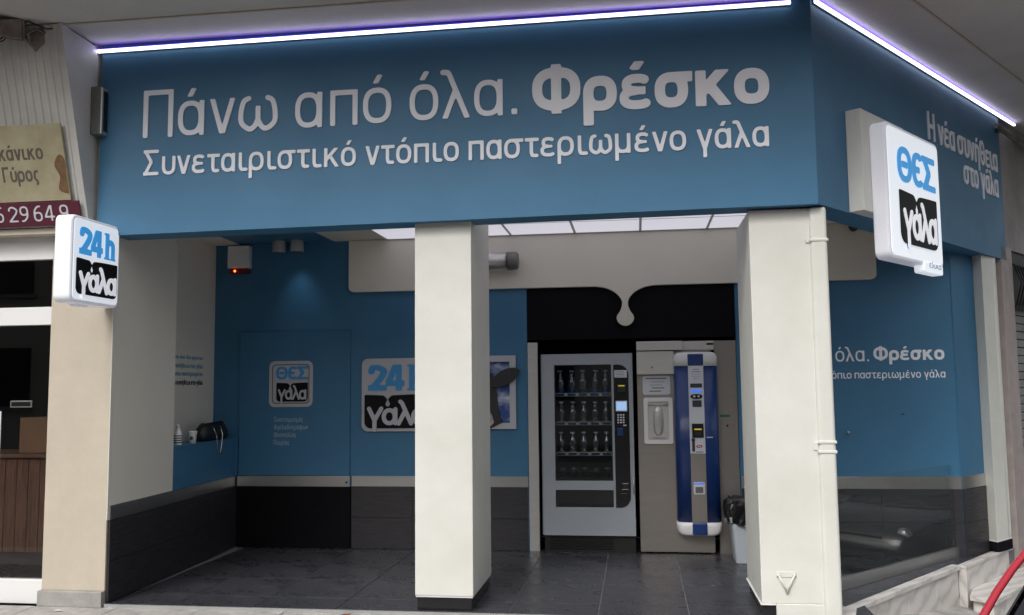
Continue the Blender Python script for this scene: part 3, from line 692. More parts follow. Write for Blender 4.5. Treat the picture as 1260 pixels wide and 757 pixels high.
# --- building across the street (unseen; added to keep low sky light out of the shop)
ob = thing('unseen_opposite_building', 'unseen pale two storey building added across the street to block low sky', 'building', (0, -15, 0))
box('facade', 'palewall', -28, 26, -6, 0, -.2, 6.6, ob)
wm = MB().box(-.7, .7, 0, .04, 0, 1.5).mesh('window', 'carglass'); fm = MB().box(-.8, .8, 0, .09, -.12, -.02).mesh('window_sill', 'kerb')
for fl_ in range(2):
    for k in range(16):
        w_ = new('window', wm, ob); w_.location = (-26.5+k*3.4, .002, 1.1+fl_*2.9); s_ = new('window_sill', fm, w_)
# ================================================================== FASCIA
fas = thing('shop_fascia', 'long blue fascia sign with raised white lettering across the shop front', 'sign')
fz0 = lambda x: 2.552+(x+.62)/4.935*.040
fz1 = lambda x: 3.945
fseam = [-.62, 4.3152]
ye = .16
MB().prism([(-.62, -.06), (PX, PY), (PX-.108, ye), (-.62, ye)], [fz0(-.62), fz0(PX), fz0(PX), fz0(-.62)], [fz1(-.62), fz1(PX), fz1(PX), fz1(-.62)]).build('front_board', 'blue', fas)
side = MB().prism([chp(.0015)[:2], chp(3.68)[:2], chp(3.68, -.22)[:2], (PX-.107, ye)], [2.592, 2.572, 2.572, 2.592], 3.945).build('side_board', 'blue', fas)
letters('Πάνω από όλα.', fas, -.286, 2.398, 3.243, .250, .142, y=-.0605, rise=.012, depth=.009)
letters('Φρέσκο', fas, 2.500, 4.040, 3.268, .238, .285, bold=True, y=-.0605, rise=-.006, depth=.009)
letters('Συνεταιριστικό ντόπιο παστεριωμένο γάλα', fas, -.276, 4.026, 2.972, .132, .175, y=-.0605, rise=.0010, depth=.007, res=22)
sl = new('side_lettering', None, fas); sl.location = chp(0); sl.rotation_euler = (0, 0, CH)
letters('Η νέα συνήθεια', sl, 1.905, 3.555, 3.375, .165, .19, y=-.0005, rise=0.0, depth=.010)
letters('στο γάλα', sl, 2.66, 3.54, 3.135, .165, .19, bold=False, y=-.0005, depth=.010)

# LED strips
def led(name, p0, p1, za, zb_, label):
    L_ = thing(name, label, 'led strip')
    p0, p1 = Vector(p0), Vector(p1); d = (p1-p0).normalized(); o_ = Vector((d.y, -d.x, 0))
    def bar(o0, o1, dz0, dz1, nm, m):
        q = [p0+o_*o1, p1+o_*o1, p1+o_*o0, p0+o_*o0]
        MB().prism([(v.x, v.y) for v in q], [za+dz0, zb_+dz0, zb_+dz0, za+dz0], [za+dz1, zb_+dz1, zb_+dz1, za+dz1]).build(nm, m, L_)
    bar(.012, .026, 0, .013, 'lit_tube', 'ledcore'); bar(.012, .026, .0145, .020, 'upper_glow_edge', 'led'); bar(.001, .0115, -.004, .024, 'rail', 'alu')  # upper bar stands in for the violet fringe of the tube's glow
led('led_strip', (-.645, -.062, 0), (4.19, -.062, 0), 3.888, 3.906, 'long glowing white violet light strip along the top of the front fascia')
led('led_strip', chp(.03, .002), chp(4.10, .002), 3.918, 3.922, 'glowing white violet light strip along the top of the angled fascia')
br = thing('strip_bracket', 'small grey bracket at the fascia corner between the two light strips', 'bracket')
MB().tube([(4.245, -.08, 3.93), (4.27, -.10, 3.945), (4.30, -.12, 3.948)], .010, 8).build('arm', 'alu', br)
MB().lathe([(.018, 0), (.018, -.012)], n=10).build('disc', 'alu', br, loc=(4.30, -.12, 3.949))

# ================================================================== COLUMNS
def skirt(parent, x0, x1, y0, y1, h=.083):
    box('base_skirting', 'gloss', x0, x1, y0, y1, .0, h, parent, .002, 1)
    box('bead', 'white', x0-.008, x1+.008, y0-.008, y1+.008, h+.0005, h+.010, parent, .002, 1)
c1 = thing('square_column', 'white square column in the middle of the shop front', 'column')
box('shaft', 'column', 1.672, 2.062, .02, .752, .0935, 2.845, c1, .006)
skirt(c1, 1.684, 2.050, .032, .740)
c2 = thing('corner_column', 'wide white corner column with a drainpipe at its right edge', 'column')
box('shaft', 'column', 3.892, 4.362, .02, .765, .0935, 2.58, c2, .006)
box('base_skirting', 'gloss', 3.905, 3.978, .032, .752, .0, .083, c2, .002, 1)
box('bead', 'white', 3.884, 3.979, .012, .773, .0835, .0932, c2, .002, 1)
box('footing', 'column', 3.980, 4.364, .0165, .766, -.40, .0933, c2, .003, 1)
box('drainpipe', 'column', 4.268, 4.374, -.006, .12, .0, 2.585, c2, .028, 5)
box('drainpipe', 'column', 4.272, 4.370, -.012, .12, -.30, -.001, c2, .02, 4)
for z in (2.37, 1.09, 1.03): box('pipe_strap', 'column', 4.263, 4.379, -.011, .1, z-.010, z+.010, c2, .006, 2)
box('strap_plate', 'column', 4.24, 4.37, .012, .0195, 2.355, 2.385, c2, .002, 1)
box('strap_plate', 'column', 4.24, 4.37, .012, .0195, 1.04, 1.09, c2, .002, 1)
# pale painted triangular cleat
tc_ = thing('triangular_fitting', 'small white painted triangular metal fitting low on the corner column', 'fitting', (4.045, .0195, .225))
box('back_plate', 'column', -.062, .062, -.004, 0, .03, .065, tc_, .002, 1)
for s in (-1, 1):
    MB().tube([(s*.048, -.012, .045), (0, -.014, -.058)], .0055, 8).build('side_bar', 'column', tc_)
    MB().lathe([(.011, 0), (.008, .010)], n=10).build('bolt', 'column', tc_, loc=(s*.048, -.006, .045)).rotation_euler = (PI/2, 0, 0)
MB().lathe([(.011, 0), (.008, .010)], n=10).build('bolt', 'column', tc_, loc=(0, -.006, -.055)).rotation_euler = (PI/2, 0, 0)
# broken marble lump at the foot of the corner column
rk = MB().prism([(4.378, .03), (4.47, .10), (4.53, .33), (4.44, .40), (4.378, .30)], -.12, .006); tag(rk.build('mortar_lump', 'marble', None, .015), 'rough pale stone edge beside the foot of the corner column', 'stone')

# right pillar
c3 = thing('narrow_pillar', 'narrow white pillar at the far right end of the shop', 'pillar')
pp = [(6.175, 2.435), (6.375, 2.655), (6.30, 2.75), (6.105, 2.58)]
MB().prism(pp, .10, 2.575).build('shaft', 'column', c3, .004)
cxp = sum(p[0] for p in pp)/4; cyp = sum(p[1] for p in pp)/4
sc_ = lambda f: [(cxp+(p[0]-cxp)*f, cyp+(p[1]-cyp)*f) for p in pp]
MB().prism(sc_(1.06), .001, .088).build('base_skirting', 'gloss', c3, .002, 1)
MB().prism(sc_(1.04), .0885, .0995).build('bead', 'white', c3, .001, 1)
MB().tube([(6.33, 2.62, 2.57), (6.33, 2.62, .1)], .014, 8).build('thin_pipe', 'column', c3)

# neighbouring facade on the right: stone pier, wall, shutter
nb = thing('stone_pier', 'pinkish stone pier right of the narrow white pillar', 'pier')
MB().prism([chp(3.53, .0)[:2], chp(3.84, .0)[:2], chp(3.84, -.8)[:2], chp(3.53, -.8)[:2]], -.8, 2.699).build('shaft', 'pink', nb, .004)
ng = thing('far_shop_wall', 'grey rendered wall above the shutter beyond the fascia end', 'wall')
MB().prism([chp(3.69, -.04)[:2], chp(9, -.04)[:2], chp(9, -.6)[:2], chp(3.69, -.6)[:2]], 2.70, 3.945).build('lintel', 'greywall', ng)
MB().tube([chp(3.50, .03, 3.80), chp(3.9, .03, 3.78), chp(4.4, .03, 3.775), chp(6, .03, 3.77)], .022, 8).build('dark_pipe', 'bronze', ng)
for k in range(3): MB().tube([chp(3.6+k*.5, .03, 3.755), chp(3.6+k*.5, .03, 3.80)], .03, 8).build('pipe_clip', 'bronze', ng)
sh = thing('roller_shutter', 'grey slatted roller shutter at the right edge of the frame', 'shutter')
for k in range(42):
    z0 = -.55+k*.078
    MB().prism([chp(3.845, -.10)[:2], chp(6.5, -.10)[:2], chp(6.5, -.12)[:2], chp(3.845, -.12)[:2]], z0, z0+.070).build('slat', 'shutter', sh, .006, 1)
MB().prism([chp(3.845, -.125)[:2], chp(6.5, -.125)[:2], chp(6.5, -.14)[:2], chp(3.845, -.14)[:2]], -.6, 2.75).build('backing', 'trim', sh)
gr = thing('iron_grille', 'dark wrought iron grille bars above the two white brackets at right edge', 'grille')
for k in range(6): MB().tube([chp(3.90+k*.085, .0, 2.55), chp(3.92+k*.085, .05, 2.38), chp(3.90+k*.085, .0, 2.16)], .009, 6).build('bar', 'trim', gr)
for z in (2.55, 2.16): MB().tube([chp(3.86, .0, z), chp(4.6, .0, z)], .010, 6).build('rail', 'trim', gr)
MB().prism([chp(3.845, -.06)[:2], chp(4.9, -.06)[:2], chp(4.9, -.09)[:2], chp(3.845, -.09)[:2]], 2.15, 2.69).build('dark_panel', 'trim', gr)
rs = thing('far_lightbox', 'edge of another lit sign box cut by the right picture edge', 'sign', chp(4.22, .24, 0), CH)
MB().elev(rrect(-.02, .66, 2.03, 2.70, .05), -.08, .04).build('housing', 'signbody', rs, .015)
box('black_field', 'logo_dark', .02, .62, -.084, -.0805, 2.07, 2.36, rs, .001, 1)
MB().tube([(-.55, .05, 2.545), (.0, -.0, 2.555)], .016, 8).build('bracket_arm', 'white', rs)
MB().tube([(-.55, .05, 2.135), (.0, -.0, 2.145)], .016, 8).build('bracket_arm', 'white', rs)
MB().tube([(-.50, .06, 2.53), (-.40, .03, 2.47), (-.25, .02, 2.46), (-.1, .0, 2.50)], .007, 6).build('cable', 'white', rs)

# glass balustrade
gb = thing('glass_screen', 'low clear glass screen in a dark steel rail on the angled side', 'glass screen')
ga, gbp = Vector((4.470, .765, 0)), Vector((5.800, 2.240, 0)); gd = (gbp-ga).normalized(); gn = Vector((gd.y, -gd.x, 0))
def gbar(o0, o1, z0, z1, name, m, e0=0, e1=0, bev=0):
    q = [ga+gn*o0-gd*e0, gbp+gn*o0+gd*e1, gbp+gn*o1+gd*e1, ga+gn*o1-gd*e0][::-1]
    return MB().prism([(v.x, v.y) for v in q], z0, z1).build(name, m, gb, bev)
gbar(-.006, .006, .086, .768, 'pane', 'glass')
gbar(-.02, .02, .004, .085, 'rail', 'steel_h', bev=.002)

# ================================================================== PROJECTING SIGNS
# 24h sign: box standing out from the left pillar, its face looks right
s1 = thing('hours_lightbox', 'projecting white 24h sign box on the beige pillar at left', 'sign', (-.46, -.035, 0), -PI/2)
# local x: away from wall is +x  (world -y); local -y = world -x ... face on local +y side, so build mirrored
s1.rotation_euler = (0, 0, PI/2); s1.location = (-.46, -.575, 0)
# now local x = world +y (towards the wall), local -y = world +x (the face)
MB().elev(rrect(0, .545, 2.035, 2.612, .045), .0, .125).build('housing', 'signbody', s1, .018, 3)
MB().elev(rrect(.02, .525, 2.055, 2.592, .035), -.004, .0).build('face', 'signface', s1, .002, 1)
logo(s1, '24h', .028, .517, 2.075, 2.585, -.0045, letter='logo_lit')
MB().tube([(.545, .06, 2.47), (.60, .06, 2.47)], .016, 10).build('fixing', 'white', s1)
MB().tube([(.545, .06, 2.20), (.60, .06, 2.20)], .016, 10).build('fixing', 'white', s1)
box('lower_tab', 'signbody', .13, .24, .03, .09, 2.018, 2.034, s1)

# ΘЄΣ sign on the angled fascia
s2 = thing('milk_lightbox', 'large lit white sign box with blue and black logo on the angled fascia', 'sign', chp(0, 0), CH)
MB().elev(rrect(.44, 1.15, 2.595, 3.285, .004), -.105, -.001).build('mount_box', 'column', s2, .004)
MB().elev(rrect(.55, 1.49, 2.275, 3.205, .055), -.215, -.108).build('housing', 'signbody', s2, .02, 3)
MB().elev(rrect(.575, 1.465, 2.30, 3.18, .045), -.219, -.215).build('face', 'signface', s2, .002, 1)
logo(s2, 'thes', .575, 1.465, 2.29, 3.175, -.2195, depth=.008, letter='logo_lit')
MB().elev(rrect(1.10, 1.44, 2.225, 2.30, .02), -.226, -.15).build('lower_tab', 'signface', s2, .006)
small_text('ελικα', s2, 1.18, 1.40, 2.262, .035, .12, 'print_blue', y=-.2265)
MB().lathe([(.022, 0), (.018, .006)], n=12).build('drop_mark', 'logo_blue', s2, loc=(.84, -.220, 2.385)).rotation_euler = (PI/2, 0, 0)

# ================================================================== LEFT NEIGHBOUR
lp1 = thing('beige_pillar', 'beige painted pillar between the shop and its left neighbour', 'pillar')
box('shaft', 'beige', -.985, -.512, -.012, .055, .085, 3.945, lp1, .004)
box('corner_bead', 'column', -.511, -.5045, -.016, .02, .565, 2.56, lp1, .001, 1)
box('plinth', 'kerb', -.995, -.515, -.045, .055, -.02, .0845, lp1, .006)
aw = thing('neighbour_awning', 'sloping ribbed white fascia of the neighbouring eatery at upper left', 'awning')
# profile (y,z): back bottom, front bottom, front top, back top
yb_, zb_, yt_, zt_ = -.10, 2.62, -.475, 3.90
ck = MB().add([(-.655, -.002, 2.60), (-.655, yb_, zb_), (-.655, yt_-.01, 3.945), (-.655, -.002, 3.945), (-.675, -.002, 2.60), (-.675, yb_, zb_), (-.675, yt_-.01, 3.945), (-.675, -.002, 3.945)],
              [(0, 1, 2, 3), (7, 6, 5, 4), (0, 4, 5, 1), (1, 5, 6, 2), (2, 6, 7, 3), (3, 7, 4, 0)]).build('cheek', 'ribbed', aw)
rb = MB(); nr = 60; x = -.676; prev = None; vs = []; fs = []
i = 0
while x > -4.2:
    for dx, dy in ((0, 0), (-.030, 0), (-.036, -.007), (-.052, -.007), (-.058, 0)):
        vs += [(x+dx, yb_+dy, zb_), (x+dx, yt_+dy, zt_+.04)]
    x -= .058
nv = len(vs)//2
fs = [(2*k, 2*k+1, 2*k+3, 2*k+2) for k in range(nv-1)]
rb.add(vs, fs); rb.build('ribbed_sheet', 'ribbed', aw)
box('under_board', 'beige', -4.2, -.676, yb_+.0, .12, 2.575, 2.615, aw)
# printed board on the slope; local x along the front, local z up the slope
slope = math.atan2(yb_-yt_, zt_-zb_)
bd = thing('eatery_signboard', 'parchment coloured signboard with brown writing above a maroon phone strip', 'sign', (-.70, yb_-.010, zb_))
bd.rotation_euler = (slope, 0, 0)
bdz = lambda z: (z-zb_)/math.cos(slope)
box('board', 'parch', -3.2, -.045, -.022, -.008, .185, .715, bd, .002, 1)
box('phone_strip', 'maroon', -3.2, .012, -.024, -.008, .01, .180, bd, .002, 1)
sb = spl([(-.05, .23), (-.12, .26), (-.10, .35), (-.13, .43), (-.09, .50), (-.05, .47), (-.05, .35), (-.05, .23)], 4)[:-1]
MB().elev([(p[0], p[1]) for p in sb][::-1], -.024, -.0225).build('scorch_mark', 'scorch', bd)
small_text('κάνικο', bd, -.545, -.205, .475, .078, .21, 'brownink', y=-.022, res=14, name='lettering')
small_text('Γύρος', bd, -.535, -.255, .325, .078, .21, 'brownink', y=-.022, res=14, name='lettering')
small_text('36 29 64 9', bd, -.72, -.075, .045, .080, .15, 'label', y=-.024, res=14, name='lettering')
# louvre lamp on the cheek
ll = thing('louvre_floodlight', 'small grey louvred floodlight on the wall left of the fascia', 'floodlight', (-.655, 0, 0))
box('housing', 'bronze', .001, .07, -.13, .02, 3.27, 3.62, ll, .006)
box('lens_frame', 'alu', .071, .085, -.125, .015, 3.275, 3.615, ll, .003)
box('lens', 'gloss', .0855, .089, -.105, -.005, 3.30, 3.59, ll)
# floodlights under the canopy at the top left
def flood(loc, rot, label):
    f = thing('old_floodlight', label, 'floodlight', loc); f.rotation_euler = rot
    MB().add([(-.10, -.05, -.07), (.10, -.05, -.07), (.07, .08, -.05), (-.07, .08, -.05), (-.10, -.05, .07), (.10, -.05, .07), (.07, .08, .05), (-.07, .08, .05)],
             [(0, 3, 2, 1), (4, 5, 6, 7), (0, 1, 5, 4), (1, 2, 6, 5), (2, 3, 7, 6), (3, 0, 4, 7)]).build('housing', 'rust', f, .01)
    box('front_frame', 'rust', -.105, .105, -.065, -.051, -.075, .075, f, .004)
    box('lens', 'gloss', -.085, .085, -.069, -.0655, -.055, .055, f)
    MB().tube([(-.06, .085, .0), (-.03, .13, .05), (.03, .13, .05), (.06, .085, .0)], .009, 6).build('bracket', 'bronze', f)
    return f
flood((-.865, -.40, 3.875), (math.radians(-20), math.radians(38), math.radians(195)), 'rusty brown floodlight under the canopy at the upper left')
flood((-1.00, -.56, 3.90), (math.radians(-15), math.radians(-15), math.radians(160)), 'dark floodlight cut by the top left corner of the picture')
tag(MB().tube([(-1.6, -.50, 3.76), (-1.3, -.52, 3.72), (-1.1, -.55, 3.80), (-.93, -.52, 3.93), (-.85, -.55, 3.94), (-.75, -.50, 3.90), (-.66, -.40, 3.94), (-.655, -.1, 3.935)], .006, 6).build('power_cable', 'cable'), 'thin dark cable looping between the old floodlights under the canopy', 'cable')
tag(MB().tube([(-1.6, -.48, 3.80), (-1.3, -.5, 3.79), (-1.05, -.52, 3.83), (-.98, -.5, 3.94)], .005, 6).build('power_cable', 'cable'), 'thin cable running left from the rusty floodlight', 'cable')

# neighbour shop window
nw = thing('eatery_window', 'white framed dark shop window and glazed door of the left neighbour', 'window', (0, .02, 0))
def bars(lst, m, name):
    for (a, b, c, d) in lst: box(name, m, a, b, 0, .06, c, d, nw, .003, 1)
bars([(-4.2, -.987, 1.935, 2.065), (-4.2, -.987, 2.41, 2.575)], 'white', 'frame_rail')
bars([(-4.2, -.987, -.02, .145)], 'white', 'bottom_rail')
box('pane', 'glass_nb', -4.19, -.988, .025, .035, .146, 1.934, nw)
box('pane', 'glass_nb', -4.19, -.988, .025, .035, 2.066, 2.409, nw)
box('lintel', 'beige', -4.2, -.987, .0, .12, 2.5755, 2.60, nw)
box('stile', 'white', -1.92, -1.86, .001, .0595, .146, 1.934, nw, .003, 1)
box('door_notice', 'label', -1.50, -1.385, .018, .0245, .95, 1.32, nw)
box('push_plate', 'bronze', -1.315, -1.145, .016, .0245, 1.345, 1.395, nw, .002, 1)
box('push_plate_inner', 'gloss', -1.305, -1.155, .0145, .0158, 1.355, 1.385, nw)
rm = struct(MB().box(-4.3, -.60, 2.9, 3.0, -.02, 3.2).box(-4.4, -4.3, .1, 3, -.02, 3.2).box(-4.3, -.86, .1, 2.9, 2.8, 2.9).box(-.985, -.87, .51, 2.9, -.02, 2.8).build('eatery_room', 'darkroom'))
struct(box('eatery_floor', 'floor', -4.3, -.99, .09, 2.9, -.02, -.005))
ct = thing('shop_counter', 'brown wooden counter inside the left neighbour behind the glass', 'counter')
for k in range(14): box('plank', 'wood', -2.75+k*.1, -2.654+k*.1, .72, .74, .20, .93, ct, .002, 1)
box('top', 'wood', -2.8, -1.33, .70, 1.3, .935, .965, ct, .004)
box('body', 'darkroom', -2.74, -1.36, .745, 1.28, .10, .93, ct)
cb = tag(box('cardboard_box', 'card', -1.80, -1.42, .80, 1.15, .968, 1.25, None, .004), 'brown box standing on the wooden counter behind the left window', 'box')
ds = thing('display_shelf', 'dim pale shelf deep inside the left neighbour', 'shelf')
box('board', 'white', -2.6, -1.9, 2.4, 2.7, 1.55, 1.58, ds); box('board', 'white', -2.6, -1.9, 2.4, 2.7, 1.25, 1.28, ds)

# ================================================================== VENDING MACHINE
vm = thing('vending_machine', 'grey glass fronted vending machine full of empty bottles', 'vending machine', (0, YB, 0))
a0, a1 = 2.308, 3.112; vt = 1.745
box('side_panel', 'vside', a0, a0+.025, .0, .72, .15, vt, vm, .003); box('side_panel', 'vside', a1-.025, a1, .0, .72, .15, vt, vm, .003)
box('top_panel', 'vside', a0+.026, a1-.026, .0, .72, vt-.03, vt-.001, vm); box('back_panel', 'trim', a0+.026, a1-.026, .70, .72, .15, vt-.031, vm)
gx0, gx1, gz0, gz1 = 2.415, 2.925, .625, 1.648
# door frame built round the glass and the tray
d_ = MB()
for (x0, x1, z0, z1) in ((a0, a1, gz1, vt), (a0, gx0, gz0, gz1), (gx1, a1, gz0, gz1), (a0, a1, .545, gz0), (a0, gx0, .395, .545), (gx1, a1, .395, .545), (a0, a1, .150, .395)): d_.box(x0, x1, -.055, -.002, z0, z1)
d_.build('door_frame', 'vgrey', vm)
box('door_edge', 'vside', a0-.012, a0-.0005, -.045, .0, .15, vt, vm, .003)
box('kick_base', 'trim', a0+.004, a1-.004, -.02, .68, .0, .145, vm)
gl = MB()
for k in range(5): gl.box(a0+.05, a1-.2, -.026, -.0205, .025+k*.022, .037+k*.022)
gl.build('kick_grille', 'gloss', vm)
box('pane', 'vglass', gx0, gx1, -.030, -.022, gz0, gz1, vm)
box('pane_gasket', 'trim', gx0, gx1, -.05, -.031, gz1-.008, gz1, vm); box('pane_gasket', 'trim', gx0, gx1, -.05, -.031, gz0, gz0+.008, vm)
box('pane_gasket', 'trim', gx0, gx0+.008, -.05, -.031, gz0+.009, gz1-.009, vm); box('pane_gasket', 'trim', gx1-.008, gx1, -.05, -.031, gz0+.009, gz1-.009, vm)
box('inner_liner', 'vliner', gx0-.05, gx1+.04, .60, .62, .45, 1.69, vm); box('inner_liner', 'vliner', gx0-.06, gx0-.045, .0, .60, .45, 1.69, vm); box('inner_liner', 'vliner', gx1+.03, gx1+.045, .0, .60, .45, 1.69, vm)
shz = [1.392, 1.135, .865, .655]
for k, z in enumerate(shz):
    box('shelf', 'trim', gx0-.04, gx1+.02, .02, .58, z-.020, z-.010, vm)
    if k < 3:
        box('price_rail', 'alu', gx0, gx1, .004, .015, z-.026, z+.006, vm, .002, 1)
        for q in range(5): box('price_tag', 'ink', gx0+.012+q*.102, gx0+.085+q*.102, .001, .0035, z-.020, z, vm)
box('shelf_glass', 'vglass', gx0, gx1, .012, .016, .69, .78, vm)
box('tray_flap', 'trim', gx0+.002, gx1-.002, -.045, -.03, .398, .542, vm, .003); box('tray_lip', 'gloss', gx0+.01, gx1-.01, -.052, -.0455, .405, .425, vm)
MB().elev(rrect(2.945, 3.075, .395, 1.645, [.0, .09, .09, .0], 6), -.064, -.0555).build('control_panel', 'gloss', vm, .002, 1)
box('instruction_label', 'label', 2.952, 3.062, -.067, -.0645, 1.530, 1.595, vm); 
for k in range(4): box('label_line', 'ink', 2.960, 3.050-.01*(k % 2), -.0678, -.0672, 1.541+k*.013, 1.544+k*.013, vm)
box('coin_slot', 'trim', 2.975, 3.05, -.074, -.0645, 1.40, 1.47, vm, .004); box('coin_light', 'coin', 2.985, 3.04, -.0755, -.0742, 1.452, 1.462, vm)
box('display_frame', 'label', 2.958, 3.060, -.070, -.0645, 1.232, 1.325, vm, .003); box('display', 'display', 2.965, 3.053, -.0715, -.0702, 1.240, 1.317, vm)
for i in range(3):
    for j in range(4): box('key', 'label', 2.972+i*.023, 2.987+i*.023, -.070, -.0645, 1.128+j*.022, 1.142+j*.022, vm, .001, 1)
box('return_button', 'label', 3.02, 3.05, -.070, -.0645, 1.105, 1.115, vm, .001, 1)
box('card_reader', 'navy', 2.970, 3.020, -.074, -.0645, 1.02, 1.085, vm, .003)
box('lock_plate', 'alu', 3.005, 3.055, -.070, -.0645, .60, .606, vm); box('lock_plate', 'alu', 3.000, 3.055, -.070, -.0645, .550, .556, vm)
box('lock', 'trim', 3.01, 3.05, -.073, -.0645, .560, .596, vm, .002, 1)
box('coin_return', 'gloss', 2.985, 3.045, -.069, -.0645, .46, .52, vm, .004)
MB().tube([(3.100, -.056, .655), (3.100, -.078, .645), (3.100, -.078, .53), (3.100, -.056, .52)], .006, 8).build('door_handle', 'alu', vm)
# bottles, made once with parts and copied
btm = MB().lathe([(.036, .0), (.039, .008), (.039, .115), (.034, .140), (.024, .165), (.0195, .185), (.021, .188), (.021, .20)], n=16).mesh('glass_body', 'bottle')
bcap = MB().lathe([(.0215, .2005), (.0222, .203), (.0222, .212), (.019, .214)], n=12).mesh('cap', 'label')
blab = MB().lathe([(.0394, .012), (.0396, .014), (.0396, .046), (.0394, .048)], n=14).mesh('blue_label', 'navy')
ylab = MB().lathe([(.0394, .010), (.0396, .012), (.0396, .022), (.0394, .024)], n=14).mesh('printed_label', 'olive')
ords = ['first', 'second', 'third', 'fourth', 'fifth']; rows = ['top', 'second', 'third']
for r_, z in enumerate(shz[:3]):
    for q in range(5):
        x = gx0+.050+q*.102
        b = thing('glass_bottle', '%s bottle from the left on the %s shelf inside the vending machine' % (ords[q], rows[r_]), 'bottle', (x, YB+.055, z-.009), random.uniform(0, 6), 'empty bottles on the vending machine shelves')
        new('glass_body', btm, b); new('cap', bcap, b)
        if r_ == 0: new('blue_label', blab, b)
        else: new('printed_label', ylab, b)
        if r_ == 0: b.scale = (1, 1, 1.02)
        else: b.scale = (.95, .95, .9)
        b.rotation_euler[0] = random.uniform(-.04, .04); b.rotation_euler[1] = random.uniform(-.05, .05)
for q in range(5):
    b = thing('plastic_cup', '%s clear small cup from the left in the lowest compartment of the vending machine' % ords[q], 'cup', (gx0+.055+q*.10, YB+.08, .6455), 0, 'clear cups at the bottom of the vending machine')
    MB().lathe([(.022, 0), (.030, .07), (.031, .072), (.027, .071), (.020, .004)], n=12).build('cup_wall', 'bottle', b); MB().lathe([(.026, .073), (.024, .082)], n=12).build('lid', 'alu', b)

# ================================================================== MILK DISPENSER
dm = thing('milk_dispenser', 'stainless steel milk dispenser with a tall rounded blue column', 'dispenser', (0, YB, 0))
b0, b1 = 3.150, 3.790
box('cabinet', 'cabinet', b0, b1, -.02, .65, .012, 1.76, dm, .003)
box('upper_cabinet', 'steel', 3.535, 3.828, -.012, .6, 1.765, 1.845, dm, .003)
box('lid', 'steel', b0, 3.548, -.09, .6, 1.765, 1.845, dm, .006)
box('hood', 'steel', b0, 3.475, -.075, -.021, 1.555, 1.758, dm, .006)
MB().lathe([(.008, 0), (.008, .006)], n=10).build('hood_lock', 'bronze', dm, loc=(3.285, -.076, 1.615)).rotation_euler = (PI/2, 0, 0)
MB().elev(rrect(3.198, 3.440, 1.375, 1.543, .02), -.026, -.0205).build('notice_plate', 'label', dm, .001, 1)
for k, (u, w) in enumerate(((.03, .21), (.07, .19), (.06, .17), (.08, .19), (.06, .16))): box('notice_line', 'ink', 3.198+u, 3.198+w, -.0272, -.0265, 1.515-k*.028, (1.522 if k in (0, 3, 4) else 1.518)-k*.028, dm)
wf = MB(); q0, q1, r0, r1 = 3.203, 3.455, .945, 1.350
outer_ = rrect(q0, q1, r0, r1, .02); inner_ = rrect(q0+.035, q1-.035, r0+.035, r1-.035, .012)
n = len(outer_)
wf.add([(p[0], -.045, p[1]) for p in outer_]+[(p[0], -.045, p[1]) for p in inner_]+[(p[0], -.0205, p[1]) for p in outer_]+[(p[0], -.0205, p[1]) for p in inner_],
       [(i, (i+1) % n, n+(i+1) % n, n+i) for i in range(n)]+[((i+1) % n, i, 2*n+i, 2*n+(i+1) % n) for i in range(n)]+[(n+i, n+(i+1) % n, 3*n+(i+1) % n, 3*n+i) for i in range(n)])
wf.build('window_frame', 'white', dm)
box('window_back', 'steel', q0+.03, q1-.03, -.024, -.0205, r0+.03, r1-.03, dm)
MB().tube([(q0+.04, -.035, r1-.065), (q1-.04, -.035, r1-.065)], .006, 8).build('window_rod', 'alu', dm)
MB().lathe([(.020, 0), (.040, .03), (.046, .12), (.040, .21), (.022, .25)], n=20).build('nozzle_shield', 'alu', dm, loc=(3.329, -.028, r0+.075)).scale = (1, .35, 1)
box('drip_tray', 'alu', 3.27, 3.39, -.045, -.026, r0+.052, r0+.062, dm, .002, 1)
def half_round(x0, x1, z0, z1, m, name, prot=.14, e=3.2, n=18, cap_top=0, cap_bot=0):
    cxx = (x0+x1)/2; rx = (x1-x0)/2; vs = []; fs = []
    levels = []
    def ring(z, k):
        for i in range(n+1):
            t = PI+PI*i/n; c, s_ = math.cos(t), math.sin(t)
            vs.append((cxx+k*rx*math.copysign(abs(c)**(2/e), c), -.0205-prot*(.35+.65*k)*abs(s_)**(2/e), z))
    if cap_bot:
        for q in range(6): a = (1-q/5)*PI/2; levels.append((z0+cap_bot*(1-math.sin(a)), 1-.22*(1-math.cos(a))))
        levels = sorted(levels)
    else: levels.append((z0, 1))
    if cap_top:
        for q in range(6): a = q/5*PI/2; levels.append((z1-cap_top*(1-math.sin(a)), 1-.22*(1-math.cos(a))))
    else: levels.append((z1, 1))
    for z, k in levels: ring(z, k)
    for j in range(len(levels)-1):
        for i in range(n): a = j*(n+1)+i; fs.append((a, a+1, a+n+2, a+n+1))
    fs.append(tuple(range(n, -1, -1))); mm = (len(levels)-1)*(n+1); fs.append(tuple(range(mm, mm+n+1)))
    o = MB().add(vs, fs, True).build(name, m, dm); return o
u0, u1 = 3.470, 3.845
half_round(u0, u1, .282, 1.622, 'navy', 'blue_column', .10, e=4.2)
half_round(u0-.004, u1+.004, 1.623, 1.742, 'white', 'top_cap', .105, e=4.2, cap_top=.06)
half_round(u0-.004, u1+.004, .170, .281, 'white', 'bottom_cap', .105, e=4.2, cap_bot=.07)
s0, s1_ = 3.592, 3.722
yf_ = -.131
box('centre_strip', 'cabinet', s0, s1_, yf_, -.03, .283, .865, dm, .002, 1)
box('control_strip', 'label', s0, s1_, yf_, -.03, .867, 1.621, dm, .002, 1)
box('cap_inlay', 'navy', s0-.003, s1_+.003, yf_-.002, -.03, 1.624, 1.728, dm, .012); box('cap_inlay', 'navy', s0, s1_, yf_-.002, -.03, .176, .281, dm, .014)
